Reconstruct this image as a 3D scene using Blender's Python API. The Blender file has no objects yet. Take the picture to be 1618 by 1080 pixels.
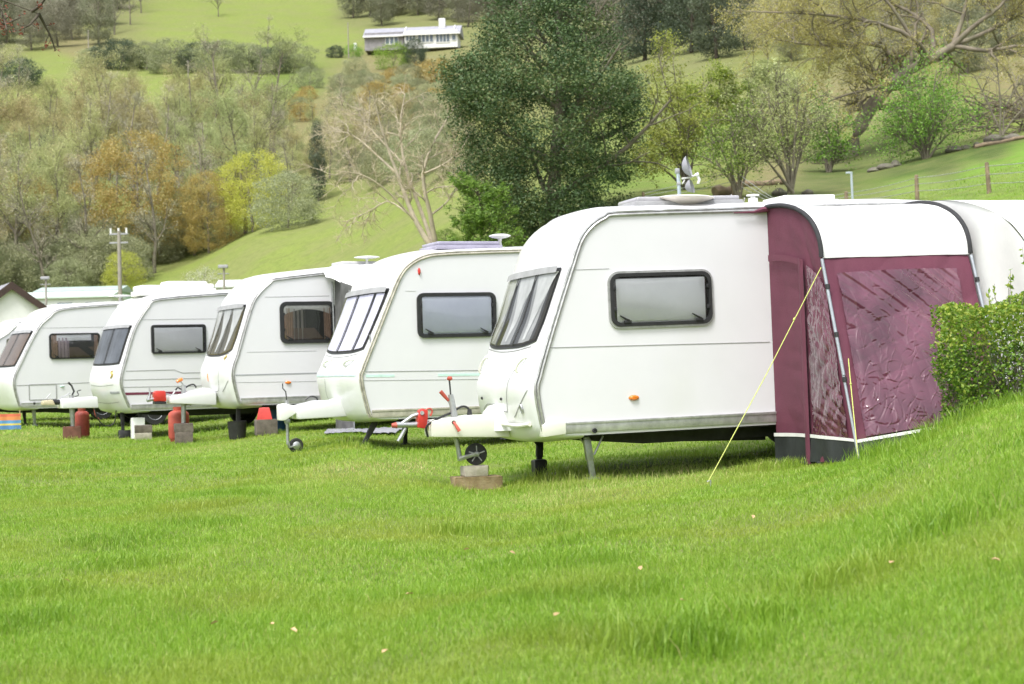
import bpy, bmesh, math, random
import numpy as np
from mathutils import Vector, Matrix
R_ = math.radians
rng = np.random.default_rng(11)
random.seed(5)
scene = bpy.context.scene
COL = scene.collection

# ------------------------------------------------------------------ camera
FPX, CX, CY = 2830., 809., 540.
CAM = np.array([0, 0, 1.2])
PITCH, ROLL = math.atan(35 / FPX), R_(1.6)
_f = np.array([0, math.cos(PITCH), math.sin(PITCH)])
_r0 = np.array([1., 0, 0]); _u0 = np.cross(_r0, _f)
_r = _r0 * math.cos(ROLL) - _u0 * math.sin(ROLL)
_u = _u0 * math.cos(ROLL) + _r0 * math.sin(ROLL)
def ray(px, py): return _f + _r * ((px - CX) / FPX) - _u * ((py - CY) / FPX)
def at(px, py, D): return CAM + ray(px, py) * D
def proj(P):
    d = np.asarray(P) - CAM; z = d @ _f
    return CX + FPX * (d @ _r) / z, CY - FPX * (d @ _u) / z, z

cam = bpy.data.cameras.new('camera'); camo = bpy.data.objects.new('camera', cam); COL.objects.link(camo)
m3 = Matrix((( _r[0], _u[0], -_f[0]), (_r[1], _u[1], -_f[1]), (_r[2], _u[2], -_f[2])))
camo.matrix_world = Matrix.Translation(CAM) @ m3.to_4x4()
cam.sensor_width = 36; cam.lens = FPX / 1618 * 36; cam.clip_end = 3000; cam.clip_start = .1
cam.dof.use_dof = True; cam.dof.focus_distance = 18.3; cam.dof.aperture_fstop = 3.8
scene.camera = camo

# ------------------------------------------------------------------ light
HAZE = .00013
SUN_EL, SUN_AZ = R_(60), R_(208)      # azimuth measured clockwise from +Y
w = bpy.data.worlds.new('World'); scene.world = w; w.use_nodes = True
nt = w.node_tree; bg = nt.nodes['Background']
sky = nt.nodes.new('ShaderNodeTexSky'); sky.sky_type = 'NISHITA'; sky.sun_disc = False
sky.sun_elevation = SUN_EL; sky.sun_rotation = SUN_AZ; sky.dust_density = 4; sky.air_density = 1.2
hs = nt.nodes.new('ShaderNodeHueSaturation'); hs.inputs['Saturation'].default_value = .3
nt.links.new(sky.outputs[0], hs.inputs['Color']); nt.links.new(hs.outputs[0], bg.inputs[0])
bg.inputs[1].default_value = .15
sl = bpy.data.lights.new('sun', 'SUN'); sl.energy = 1.4; sl.angle = R_(14); sl.color = (1, .99, .975)
so = bpy.data.objects.new('sun', sl); COL.objects.link(so)
sd = Vector((math.sin(SUN_AZ) * math.cos(SUN_EL), math.cos(SUN_AZ) * math.cos(SUN_EL), math.sin(SUN_EL)))
so.rotation_euler = sd.to_track_quat('Z', 'Y').to_euler()
scene.view_settings.view_transform = 'Standard'; scene.view_settings.look = 'None'
scene.view_settings.exposure = .97; scene.view_settings.gamma = 1
scene.cycles.max_bounces = 6; scene.cycles.transparent_max_bounces = 12

# ------------------------------------------------------------------ materials
def nodes(m): m.use_nodes = True; return m.node_tree.nodes, m.node_tree.links
MATS = {}
def M(name, col, rough=.5, var=.12, scale=6, metal=0, bump=0, bscale=40, coat=0, spec=.5, stain=None):
    """principled with noise-mottled colour (and an optional stain colour with ragged patches)"""
    if name in MATS: return MATS[name]
    m = bpy.data.materials.new(name); n, l = nodes(m); b = n['Principled BSDF']
    tc = n.new('ShaderNodeTexCoord'); nz = n.new('ShaderNodeTexNoise')
    nz.inputs['Scale'].default_value = scale; nz.inputs['Detail'].default_value = 6; nz.inputs['Roughness'].default_value = .6
    l.new(tc.outputs['Object'], nz.inputs['Vector'])
    rp = n.new('ShaderNodeValToRGB'); rp.color_ramp.elements[0].position = .32; rp.color_ramp.elements[1].position = .68
    c = np.array(col)
    rp.color_ramp.elements[0].color = (*np.clip(c * (1 - var), 0, 1), 1); rp.color_ramp.elements[1].color = (*np.clip(c * (1 + var), 0, 1), 1)
    l.new(nz.outputs['Fac'], rp.inputs[0]); out = rp.outputs[0]
    if stain:
        n2 = n.new('ShaderNodeTexNoise'); n2.inputs['Scale'].default_value = stain[1]; n2.inputs['Detail'].default_value = 8
        mp = n.new('ShaderNodeMapping'); mp.inputs['Scale'].default_value = (1, 1, stain[4] if len(stain) > 4 else 1)
        l.new(tc.outputs['Object'], mp.inputs[0]); l.new(mp.outputs[0], n2.inputs['Vector'])
        r2 = n.new('ShaderNodeValToRGB'); r2.color_ramp.elements[0].position = stain[2]; r2.color_ramp.elements[1].position = min(1, stain[2] + .25)
        r2.color_ramp.elements[0].color = (0, 0, 0, 1); r2.color_ramp.elements[1].color = (stain[3],) * 3 + (1,)
        mx = n.new('ShaderNodeMixRGB'); mx.inputs[2].default_value = (*stain[0], 1)
        l.new(n2.outputs['Fac'], r2.inputs[0]); l.new(r2.outputs[0], mx.inputs[0]); l.new(out, mx.inputs[1]); out = mx.outputs[0]
    l.new(out, b.inputs['Base Color'])
    b.inputs['Roughness'].default_value = rough; b.inputs['Metallic'].default_value = metal
    b.inputs['Coat Weight'].default_value = coat; b.inputs['Specular IOR Level'].default_value = spec
    if bump:
        n3 = n.new('ShaderNodeTexNoise'); n3.inputs['Scale'].default_value = bscale; n3.inputs['Detail'].default_value = 5
        l.new(tc.outputs['Object'], n3.inputs['Vector'])
        bp = n.new('ShaderNodeBump'); bp.inputs['Strength'].default_value = bump; bp.inputs['Distance'].default_value = .01
        l.new(n3.outputs['Fac'], bp.inputs['Height']); l.new(bp.outputs[0], b.inputs['Normal'])
    MATS[name] = m; return m
def glassmat(name, tint, refl=.1, rough=.03, ior=1.45):
    m = bpy.data.materials.new(name); n, l = nodes(m); n.remove(n['Principled BSDF']); o = n['Material Output']
    t = n.new('ShaderNodeBsdfTransparent'); t.inputs[0].default_value = (*tint, 1)
    g = n.new('ShaderNodeBsdfGlossy'); g.inputs['Roughness'].default_value = rough
    fr = n.new('ShaderNodeFresnel'); fr.inputs[0].default_value = ior
    ad = n.new('ShaderNodeMath'); ad.operation = 'ADD'; ad.inputs[1].default_value = refl; ad.use_clamp = True
    nz = n.new('ShaderNodeTexNoise'); nz.inputs['Scale'].default_value = 2.5
    tc = n.new('ShaderNodeTexCoord'); l.new(tc.outputs['Object'], nz.inputs['Vector'])
    bp = n.new('ShaderNodeBump'); bp.inputs['Strength'].default_value = .15; bp.inputs['Distance'].default_value = .05
    l.new(nz.outputs['Fac'], bp.inputs['Height']); l.new(bp.outputs[0], g.inputs['Normal']); l.new(bp.outputs[0], fr.inputs['Normal'])
    x = n.new('ShaderNodeMixShader'); l.new(fr.outputs[0], ad.inputs[0]); l.new(ad.outputs[0], x.inputs[0])
    l.new(t.outputs[0], x.inputs[1]); l.new(g.outputs[0], x.inputs[2]); l.new(x.outputs[0], o.inputs['Surface'])
    return m
def leafmat(name, cols, trans=.3, objvar=.25, patch=None):
    """leaf colour from a per-leaf random attribute, varied per object; cols = dark..light list"""
    m = bpy.data.materials.new(name); n, l = nodes(m); n.remove(n['Principled BSDF']); o = n['Material Output']
    a = n.new('ShaderNodeAttribute'); a.attribute_name = 'tint'
    rp = n.new('ShaderNodeValToRGB'); e = rp.color_ramp.elements
    while len(e) < len(cols): e.new(.5)
    for i, c in enumerate(cols): e[i].position = i / (len(cols) - 1); e[i].color = (*c, 1)
    l.new(a.outputs['Fac'], rp.inputs[0])
    oi = n.new('ShaderNodeObjectInfo'); hsv = n.new('ShaderNodeHueSaturation')
    mr = n.new('ShaderNodeMapRange'); mr.inputs[3].default_value = 1 - objvar; mr.inputs[4].default_value = 1 + objvar
    l.new(oi.outputs['Random'], mr.inputs[0]); l.new(mr.outputs[0], hsv.inputs['Value'])
    mh = n.new('ShaderNodeMapRange'); mh.inputs[3].default_value = .5 - objvar * .1; mh.inputs[4].default_value = .5 + objvar * .1
    mu = n.new('ShaderNodeMath'); mu.operation = 'MULTIPLY'; mu.inputs[1].default_value = 7.31
    fr = n.new('ShaderNodeMath'); fr.operation = 'FRACT'
    l.new(oi.outputs['Random'], mu.inputs[0]); l.new(mu.outputs[0], fr.inputs[0]); l.new(fr.outputs[0], mh.inputs[0]); l.new(mh.outputs[0], hsv.inputs['Hue'])
    l.new(rp.outputs[0], hsv.inputs['Color']); out = hsv.outputs[0]
    if patch:                                   # slow colour drift over the ground: species patches, dry grass
        g = n.new('ShaderNodeNewGeometry'); nz = n.new('ShaderNodeTexNoise'); nz.inputs['Scale'].default_value = patch[1]; nz.inputs['Detail'].default_value = 4
        l.new(g.outputs['Position'], nz.inputs['Vector'])
        r2 = n.new('ShaderNodeValToRGB'); r2.color_ramp.elements[0].position = patch[2]; r2.color_ramp.elements[1].position = patch[2] + .22
        r2.color_ramp.elements[0].color = (0, 0, 0, 1); r2.color_ramp.elements[1].color = (patch[3],) * 3 + (1,)
        l.new(nz.outputs['Fac'], r2.inputs[0])
        mx = n.new('ShaderNodeMixRGB'); mx.inputs[2].default_value = (*patch[0], 1)
        l.new(r2.outputs[0], mx.inputs[0]); l.new(out, mx.inputs[1]); out = mx.outputs[0]
    d = n.new('ShaderNodeBsdfDiffuse'); t = n.new('ShaderNodeBsdfTranslucent'); x = n.new('ShaderNodeMixShader'); x.inputs[0].default_value = trans
    l.new(out, d.inputs[0]); l.new(out, t.inputs[0]); l.new(d.outputs[0], x.inputs[1]); l.new(t.outputs[0], x.inputs[2])
    gl = n.new('ShaderNodeBsdfGlossy'); gl.inputs['Roughness'].default_value = .45; x2 = n.new('ShaderNodeMixShader'); x2.inputs[0].default_value = .035
    l.new(x.outputs[0], x2.inputs[1]); l.new(gl.outputs[0], x2.inputs[2]); l.new(x2.outputs[0], o.inputs['Surface'])
    return m

# ------------------------------------------------------------------ objects
def empty(name, loc=(0, 0, 0), rot=None):
    o = bpy.data.objects.new(name, None); COL.objects.link(o); o.empty_display_size = .2
    if rot is not None: o.matrix_world = Matrix.Translation(Vector(loc)) @ rot
    else: o.location = loc
    return o
def tag(o, label=None, cat=None, group=None, kind=None):
    if label: o['label'] = label
    if cat: o['category'] = cat
    if group: o['group'] = group
    if kind: o['kind'] = kind
    return o
def link(name, me, mat, parent=None, loc=None):
    o = bpy.data.objects.new(name, me); COL.objects.link(o)
    if mat: me.materials.append(mat)
    if parent: o.parent = parent
    if loc is not None: o.location = loc
    return o
def fin(name, bm, mat, parent=None, ang=35, loc=None):
    bmesh.ops.recalc_face_normals(bm, faces=bm.faces)
    me = bpy.data.meshes.new(name); bm.to_mesh(me); bm.free()
    me.polygons.foreach_set('use_smooth', [True] * len(me.polygons)); me.set_sharp_from_angle(angle=R_(ang))
    return link(name, me, mat, parent, loc)
def npmesh(name, V, faces, mat, parent=None, tint=None, smooth=False, col=None, loc=None, ret_mesh=False):
    me = bpy.data.meshes.new(name); V = np.ascontiguousarray(V, np.float32)
    me.vertices.add(len(V)); me.vertices.foreach_set('co', V.ravel())
    fs = [f for f in faces if len(f)]
    nl = sum(f.size for f in fs); npol = sum(len(f) for f in fs)
    me.loops.add(nl); me.polygons.add(npol)
    me.loops.foreach_set('vertex_index', np.concatenate([f.ravel() for f in fs]).astype(np.int32))
    tot = np.concatenate([np.full(len(f), f.shape[1]) for f in fs]); st = np.concatenate([[0], np.cumsum(tot)[:-1]])
    me.polygons.foreach_set('loop_start', st.astype(np.int32))
    me.polygons.foreach_set('use_smooth', np.full(npol, smooth))
    if tint is not None:
        a = me.attributes.new('tint', 'FLOAT', 'POINT'); a.data.foreach_set('value', np.ascontiguousarray(tint, np.float32))
    if col is not None:
        a = me.attributes.new('cover', 'FLOAT_COLOR', 'POINT'); a.data.foreach_set('color', np.ascontiguousarray(col, np.float32).ravel())
    me.update(calc_edges=True); me.validate()
    if ret_mesh:
        me.materials.append(mat); return me
    return link(name, me, mat, parent, loc)
def gridfaces(n, m):
    i, j = np.meshgrid(np.arange(n - 1), np.arange(m - 1), indexing='ij'); a = (i * m + j).ravel()
    return np.stack([a, a + 1, a + m + 1, a + m], 1)
def gridobj(name, P, mat, parent=None, smooth=True):
    n, m = P.shape[:2]; return npmesh(name, P.reshape(-1, 3), [gridfaces(n, m)], mat, parent, smooth=smooth)

def b_box(bm, c, s, bev=0, mt=None, seg=2):
    g = bmesh.ops.create_cube(bm, size=1)['verts']
    for v in g: v.co = Vector((v.co.x * s[0], v.co.y * s[1], v.co.z * s[2]))
    if bev:
        e = list({e for v in g for e in v.link_edges}); r = bmesh.ops.bevel(bm, geom=e, offset=bev, segments=seg, profile=.6, affect='EDGES')
        g = list({v for f in r['faces'] for v in f.verts} | {v for v in g if v.is_valid})
    T = Matrix.Translation(Vector(c)) @ (mt or Matrix())
    for v in g: v.co = T @ v.co
    return g
def b_tube(bm, pts, rad, n=8, cap=True):
    pts = [Vector(p) for p in pts]; k = len(pts)
    rad = [rad] * k if not hasattr(rad, '__len__') else rad
    rings = []; prev = None
    for i, p in enumerate(pts):
        t = (pts[min(i + 1, k - 1)] - pts[max(i - 1, 0)]).normalized()
        if prev is None: a = t.orthogonal().normalized()
        else:
            a = prev - t * prev.dot(t); a = a.normalized() if a.length > 1e-6 else t.orthogonal().normalized()
        prev = a; b = t.cross(a)
        rings.append([bm.verts.new(p + (a * math.cos(2 * math.pi * q / n) + b * math.sin(2 * math.pi * q / n)) * rad[i]) for q in range(n)])
    for A, B in zip(rings, rings[1:]):
        for q in range(n): bm.faces.new((A[q], A[(q + 1) % n], B[(q + 1) % n], B[q]))
    if cap: bm.faces.new(rings[0][::-1]); bm.faces.new(rings[-1])
def b_lathe(bm, prof, c=(0, 0, 0), axis='Z', n=24, mt=None):
    """prof: list of (radius, height)"""
    rings = []
    for r, h in prof:
        rg = []
        for q in range(n):
            a = 2 * math.pi * q / n; x, y = r * math.cos(a), r * math.sin(a)
            p = Vector((x, y, h)) if axis == 'Z' else Vector((x, h, y)) if axis == 'Y' else Vector((h, x, y))
            rg.append(bm.verts.new(Vector(c) + (mt @ p if mt else p)))
        rings.append(rg)
    for A, B in zip(rings, rings[1:]):
        for q in range(n): bm.faces.new((A[q], A[(q + 1) % n], B[(q + 1) % n], B[q]))
    bm.faces.new(rings[0][::-1]); bm.faces.new(rings[-1])
def b_prism(bm, poly, y0, y1, bev=0):
    """polygon in the x,z plane extruded along y"""
    A = [bm.verts.new((x, y0, z)) for x, z in poly]; B = [bm.verts.new((x, y1, z)) for x, z in poly]
    fs = [bm.faces.new(A), bm.faces.new(B[::-1])]
    for i in range(len(poly)):
        j = (i + 1) % len(poly); fs.append(bm.faces.new((A[i], B[i], B[j], A[j])))
    if bev:
        bmesh.ops.recalc_face_normals(bm, faces=fs)
        bmesh.ops.bevel(bm, geom=list({e for f in fs for e in f.edges}), offset=bev, segments=2, profile=.6, affect='EDGES')
def rrect(x0, z0, x1, z1, r, n=5):
    o = []
    for cx, cz, a0 in ((x1 - r, z1 - r, 0), (x0 + r, z1 - r, 90), (x0 + r, z0 + r, 180), (x1 - r, z0 + r, 270)):
        for k in range(n + 1):
            a = R_(a0 + 90 * k / n); o.append((cx + r * math.cos(a), cz + r * math.sin(a)))
    return o
def b_ring(bm, outer, inner, y0, y1, yi):
    """raised frame: outer wall y0->y1, front ring at y1, inner wall back to yi (y is negative towards the viewer)"""
    n = len(outer); L = [[bm.verts.new((x, y, z)) for x, z in lp] for lp, y in ((outer, y0), (outer, y1), (inner, y1), (inner, yi))]
    for A, B in zip(L, L[1:]):
        for i in range(n): j = (i + 1) % n; bm.faces.new((A[i], A[j], B[j], B[i]))
def spline(pts, n):
    """Catmull-Rom through pts, resampled to n points of equal arc length"""
    P = np.array(pts, float); Q = np.vstack([2 * P[0] - P[1], P, 2 * P[-1] - P[-2]]); o = []
    for i in range(1, len(Q) - 2):
        for t in np.linspace(0, 1, 24, endpoint=False):
            p0, p1, p2, p3 = Q[i - 1], Q[i], Q[i + 1], Q[i + 2]
            o.append(.5 * (2 * p1 + (p2 - p0) * t + (2 * p0 - 5 * p1 + 4 * p2 - p3) * t * t + (3 * p1 - p0 - 3 * p2 + p3) * t ** 3))
    o.append(P[-1]); o = np.array(o); s = np.concatenate([[0], np.cumsum(np.linalg.norm(np.diff(o, axis=0), axis=1))])
    return np.stack([np.interp(np.linspace(0, s[-1], n), s, o[:, k]) for k in range(P.shape[1])], 1)

# ------------------------------------------------------------------ terrain
ctrl_xyz = [(-14, 45, .05), (-10, 38, 0), (-5, 32, 0), (-2, 25, .02), (-3, 15, -.05), (-8, 22, -.05), (-13, 32, -.02), (-1, 11, -.08), (-3, 10, -.1),
            (0, 7, -.05), (-1.5, 6, -.08), (1.5, 6, .02), (0, 4, -.2), (1.6, 9, .12), (1.2, 13, .06), (5.5, 13.4, 1.02),
            (3.1, 16.9, .17), (4.8, 17.4, .34), (6, 18, .6), (2.7, 10.5, .5), (2.2, 7, .2), (2.6, 18.6, .06), (5, 20, .3), (3, 24, .3), (8, 26, 1.6), (0, 28, .1), (-4, 40, .2),
            (12, 40, 3.6), (3, 42, 2.0), (-3, 50, 1.2), (-9, 55, .5), (-18, 60, .2), (-12, 48, .1), (8, 50, 4.0)]
ctrl_px = [(1618, 245, 62), (1400, 292, 66), (1200, 312, 66), (1060, 312, 66), (960, 332, 66), (850, 378, 66), (872, 376, 66), (700, 400, 70), (752, 784, 18.5), (937, 764, 18.1), (851, 752, 19.7), (467, 716, 25.3), (573, 696, 25.0), (290, 701, 32), (115, 694, 36), (55, 672, 40), (420, 688, 31.5), (700, 745, 20), (1250, 762, 15.6), (1350, 739, 15), (1420, 718, 14.3), (1490, 682, 13.8), (1618, 636, 13),
           (1618, 215, 78), (1340, 258, 85), (1200, 258, 85), (1090, 290, 80), (1618, 120, 110), (1400, 150, 115), (1200, 190, 110), (1050, 230, 105),
           (1100, 92, 210), (1500, 60, 170), (1618, 40, 170), (1300, 80, 180), (900, 200, 140), (900, 120, 240), (720, 150, 230), (720, 260, 120), (720, 330, 95),
           (520, 470, 90), (600, 412, 90), (300, 450, 130), (400, 385, 130), (520, 330, 150), (620, 300, 150), (0, 560, 75), (150, 548, 88), (300, 548, 95), (420, 510, 90), (150, 480, 125),
           (0, 500, 120), (0, 360, 170), (150, 350, 170), (300, 355, 165), (0, 140, 300), (150, 130, 300), (350, 112, 310), (500, 100, 320), (650, 78, 340),
           (560, 150, 270), (600, 200, 220), (450, 250, 200), (250, 250, 220), (100, 250, 225), (230, 80, 360), (400, 50, 400), (560, 30, 430), (0, 100, 340),
           (100, 60, 400), (0, 0, 470), (400, 0, 480), (800, 0, 450), (1100, 0, 380), (1618, -60, 300), (0, -300, 800), (800, -300, 800), (1618, -300, 700),
           (-250, 430, 110), (-250, 150, 300), (1900, 200, 70), (1900, 0, 200)]
_C = [np.array(c, float) for c in ctrl_xyz] + [at(*c) for c in ctrl_px]
_C = np.array(_C); _K = np.stack([_C[:, 0] / _C[:, 1] * 5, np.log(_C[:, 1])], 1); _E = (_C[:, 2] - CAM[2]) / _C[:, 1]
def _phi(r2): return .5 * r2 * np.log(r2 + 1e-12)
_n = len(_K); _A = np.zeros((_n + 3, _n + 3)); _A[:_n, :_n] = _phi(((_K[:, None] - _K[None]) ** 2).sum(-1)) + np.eye(_n) * .004
_A[:_n, _n] = 1; _A[:_n, _n + 1:] = _K; _A[_n:, :_n] = _A[:_n, _n:].T
_W = np.linalg.solve(_A, np.concatenate([_E, [0, 0, 0]]))
def ground(X, Y):
    X = np.atleast_1d(np.asarray(X, float)); Y = np.atleast_1d(np.asarray(Y, float))
    Yc = np.maximum(Y, 4.5); a = np.clip(X / Yc, -.42, .42)
    K = np.stack([a * 5, np.log(Yc)], 1); e = np.empty(len(X))
    for s in range(0, len(X), 20000):
        k = K[s:s + 20000]; e[s:s + 20000] = _phi(((k[:, None] - _K[None]) ** 2).sum(-1)) @ _W[:_n] + _W[_n] + k @ _W[_n + 1:]
    z = CAM[2] + e * Yc
    near = np.clip((60 - Y) / 30, 0, 1)
    z += near * (.025 * np.sin(X * 1.9 + .6 * Y) * np.sin(Y * 1.3 - .4 * X) + .012 * np.sin(4.1 * X + 1.3) * np.sin(3.7 * Y))
    far = np.clip((Y - 70) / 60, 0, 1)
    z += far * (.5 * np.sin(X * .13 + Y * .05) * np.sin(Y * .09) + .25 * np.sin(X * .31) * np.sin(Y * .22 + 1))
    return z
def gz(x, y): return float(ground(x, y)[0])
_Dm = np.geomspace(8, 800, 500)
def hit(px, py, dmin=8):
    r = ray(px, py); Ds = _Dm[_Dm >= dmin]; P = CAM + np.outer(Ds, r); d = P[:, 2] - ground(P[:, 0], P[:, 1])
    k = np.argmax(d < 0)
    if not (d < 0).any(): k = len(Ds) - 1
    if k == 0: k = 1
    t = d[k - 1] / (d[k - 1] - d[k]) if d[k - 1] != d[k] else 0
    P = CAM + r * (Ds[k - 1] + t * (Ds[k] - Ds[k - 1])); P[2] = gz(P[0], P[1]); return P
def hits(pxs, pys):
    Ds = np.geomspace(8, 800, 260); out = []
    for a, b in zip(pxs, pys): out.append(hit(a, b))
    return np.array(out)

rowsY = np.concatenate([np.linspace(-30, 3, 10), np.geomspace(4, 30, 170), np.geomspace(30.4, 850, 210)])
cols = np.linspace(-1, 1, 241)
gx = np.array([cols * (.40 * max(y, 0) + 14) for y in rowsY]); gy = np.repeat(rowsY[:, None], len(cols), 1)
gzv = ground(gx.ravel(), gy.ravel())
GP = np.stack([gx.ravel(), gy.ravel(), gzv], 1)
# land cover: colour of the turf / wood floor / bracken, and tree shade painted into the right bank's green, interpolated between places named by where they stand
LAWN = (.15, .24, .025); PAST = (.20, .25, .055); PASTD = (.13, .19, .035); WOOD = (.17, .175, .075); BRACK = (.21, .17, .09); DRY = (.17, .18, .05); BANK_SHADE = (.055, .085, .022)
cover_px = [(400, 900, LAWN), (1200, 900, LAWN), (200, 720, LAWN), (1500, 720, LAWN), (800, 760, LAWN), (500, 380, PAST), (420, 410, PAST), (600, 340, PAST), (340, 430, PAST), (690, 320, PAST), (650, 280, WOOD),
            (60, 360, PAST), (100, 400, PASTD), (200, 350, PAST), (250, 300, WOOD), (100, 250, WOOD), (400, 250, WOOD), (300, 180, WOOD), (100, 170, WOOD), (500, 180, BRACK), (560, 150, BRACK), (470, 130, PASTD), (600, 230, BRACK),
            (250, 125, PAST), (350, 122, PAST), (60, 145, PAST), (0, 150, PAST), (440, 50, PAST), (300, 40, PAST), (380, 85, PAST), (520, 60, PAST), (500, 20, PAST), (400, 10, PAST), (120, 75, BRACK), (90, 100, PAST), (60, 30, WOOD), (150, 30, WOOD), (0, 60, WOOD),
            (600, 110, BRACK), (680, 140, BRACK), (700, 200, DRY), (560, 20, WOOD), (700, 10, WOOD), (1000, 40, WOOD), (1100, 60, WOOD), (1250, 80, DRY), (1350, 150, BRACK), (1200, 150, DRY), (1500, 130, DRY), (1600, 120, BRACK),
            (1100, 240, (.18, .26, .05)), (1050, 270, (.18, .26, .05)), (1200, 230, (.18, .25, .05)), (1280, 210, (.18, .25, .05)), (1020, 300, PASTD), (1560, 195, PAST), (1150, 285, DRY), (1230, 270, BRACK), (1310, 290, BANK_SHADE), (1420, 260, BANK_SHADE), (1560, 235, BANK_SHADE), (1250, 305, BANK_SHADE), (1300, 270, BANK_SHADE), (1480, 255, BANK_SHADE),
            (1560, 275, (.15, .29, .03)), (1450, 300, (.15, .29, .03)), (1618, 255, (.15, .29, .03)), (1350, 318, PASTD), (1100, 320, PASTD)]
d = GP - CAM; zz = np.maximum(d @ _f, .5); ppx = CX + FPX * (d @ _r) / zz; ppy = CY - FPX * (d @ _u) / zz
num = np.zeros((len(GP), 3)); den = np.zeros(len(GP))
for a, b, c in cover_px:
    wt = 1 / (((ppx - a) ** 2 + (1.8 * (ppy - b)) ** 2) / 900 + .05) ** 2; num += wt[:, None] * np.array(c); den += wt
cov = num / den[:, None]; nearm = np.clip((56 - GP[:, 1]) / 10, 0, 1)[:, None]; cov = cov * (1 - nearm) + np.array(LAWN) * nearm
gm = bpy.data.materials.new('turf'); n, l = nodes(gm); b = n['Principled BSDF']; b.inputs['Roughness'].default_value = .9; b.inputs['Specular IOR Level'].default_value = .15
at_ = n.new('ShaderNodeAttribute'); at_.attribute_name = 'cover'; g = n.new('ShaderNodeNewGeometry')
prev = at_.outputs['Color']
for sc, lo, hi, c, amt in ((.8, .42, .62, (.20, .20, .07), .35), (5, .45, .6, (.08, .12, .025), .35), (.12, .45, .6, (.20, .19, .09), .4), (1.7, .48, .62, (.11, .15, .035), .5)):
    z = n.new('ShaderNodeTexNoise'); z.inputs['Scale'].default_value = sc; z.inputs['Detail'].default_value = 6; z.inputs['Roughness'].default_value = .65; l.new(g.outputs['Position'], z.inputs['Vector'])
    r = n.new('ShaderNodeValToRGB'); r.color_ramp.elements[0].position = lo; r.color_ramp.elements[1].position = hi; r.color_ramp.elements[0].color = (0, 0, 0, 1); r.color_ramp.elements[1].color = (amt,) * 3 + (1,)
    l.new(z.outputs['Fac'], r.inputs[0]); x = n.new('ShaderNodeMixRGB'); x.inputs[2].default_value = (*c, 1); l.new(r.outputs[0], x.inputs[0]); l.new(prev, x.inputs[1]); prev = x.outputs[0]
l.new(prev, b.inputs['Base Color'])
z = n.new('ShaderNodeTexNoise'); z.inputs['Scale'].default_value = 9; z.inputs['Detail'].default_value = 9; l.new(g.outputs['Position'], z.inputs['Vector'])
bp = n.new('ShaderNodeBump'); bp.inputs['Strength'].default_value = .7; bp.inputs['Distance'].default_value = .08; l.new(z.outputs['Fac'], bp.inputs['Height']); l.new(bp.outputs[0], b.inputs['Normal'])
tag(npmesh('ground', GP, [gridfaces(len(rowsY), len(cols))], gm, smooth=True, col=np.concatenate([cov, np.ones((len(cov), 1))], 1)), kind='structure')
def gp(px, py, D): P = at(px, py, D); P[2] = gz(P[0], P[1]); return P

# ================================================================== caravans
GRP = M('moulded_plastic_white', (.74, .745, .755), .28, .03, 3, coat=.25, stain=((.55, .56, .42), 2.2, .62, .35, 2.5))
GRPC = M('moulded_plastic_cream', (.71, .71, .62), .38, .04, 3, stain=((.5, .5, .36), 4, .6, .5))
SIDE = M('side_skin_white', (.70, .695, .725), .33, .02, 2, coat=.15, stain=((.60, .61, .56), 1.1, .58, .35, .35), bump=.03, bscale=3)
ALU = M('aluminium_rail', (.50, .50, .49), .38, .2, 12, metal=.75, stain=((.25, .24, .2), 9, .55, .6))
ALUD = M('weathered_rail', (.42, .40, .33), .6, .2, 12, metal=.2, stain=((.2, .19, .14), 9, .5, .7))
RUB = M('black_rubber', (.018, .018, .019), .5, .3, 15)
GALV = M('galvanised_steel', (.42, .43, .44), .45, .2, 14, metal=.8, stain=((.25, .23, .2), 8, .55, .6))
DARKM = M('dark_chassis', (.03, .03, .032), .7, .4, 8)
TYRE = M('tyre_rubber', (.025, .025, .026), .8, .3, 25)
DARKIN = M('dark_interior', (.035, .033, .03), .8, .4, 3)
CURT = M('curtain_white', (.72, .71, .68), .9, .06, 10)
CURTS = M('curtain_swag', (.60, .60, .58), .9, .12, 6)
CURTB = M('curtain_beige', (.45, .30, .22), .9, .15, 10)
NETG = M('blind_grey', (.84, .84, .85), .85, .08, 1.4)
NETL = M('blind_lilac', (.80, .83, .95), .8, .1, 1.2)
BROWN = M('cushion_brown', (.16, .11, .08), .9, .2, 5)
RED = M('red_paint', (.52, .035, .025), .4, .2, 8, stain=((.25, .05, .04), 9, .55, .5))
REDF = M('faded_red', (.42, .075, .05), .6, .25, 6, stain=((.5, .22, .15), 5, .55, .6))
ORANGE = M('orange_lens', (.75, .20, .02), .25, .1, 8, coat=.6)
GLASS = glassmat('window_acrylic', (.95, .95, .96), .03); GLASSD = glassmat('window_acrylic_dark', (.88, .89, .90), .0, ior=1.22)
SMOKE = M('roof_light_smoked', (.42, .41, .44), .2, .15, 4, coat=.5)
WHITEP = M('white_plastic', (.80, .80, .78), .4, .05, 5)
GREYP = M('grey_plastic', (.33, .33, .34), .5, .15, 5)
SEAM = M('seam_grey', (.30, .30, .30), .6, .1, 10)
def cola(n, c, r=.5): return M(n, c, r, .12, 9)
TURQ = cola('stripe_turquoise', (.55, .75, .70)); MAR = cola('stripe_maroon', (.16, .03, .06)); GOLDE = cola('gold_emblem', (.50, .38, .12)); STG = cola('stripe_grey', (.33, .34, .36))
CONC = M('concrete', (.40, .37, .30), .95, .2, 9, bump=.6, bscale=50, stain=((.16, .17, .09), 6, .5, .7)); CONCD = M('concrete_dark', (.13, .11, .09), .95, .3, 9, bump=.6, bscale=40, stain=((.25, .23, .18), 7, .55, .6)); BRICK = M('mossy_brick', (.26, .19, .10), .95, .25, 9, bump=.7, bscale=50, stain=((.38, .33, .2), 10, .5, .6))

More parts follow.
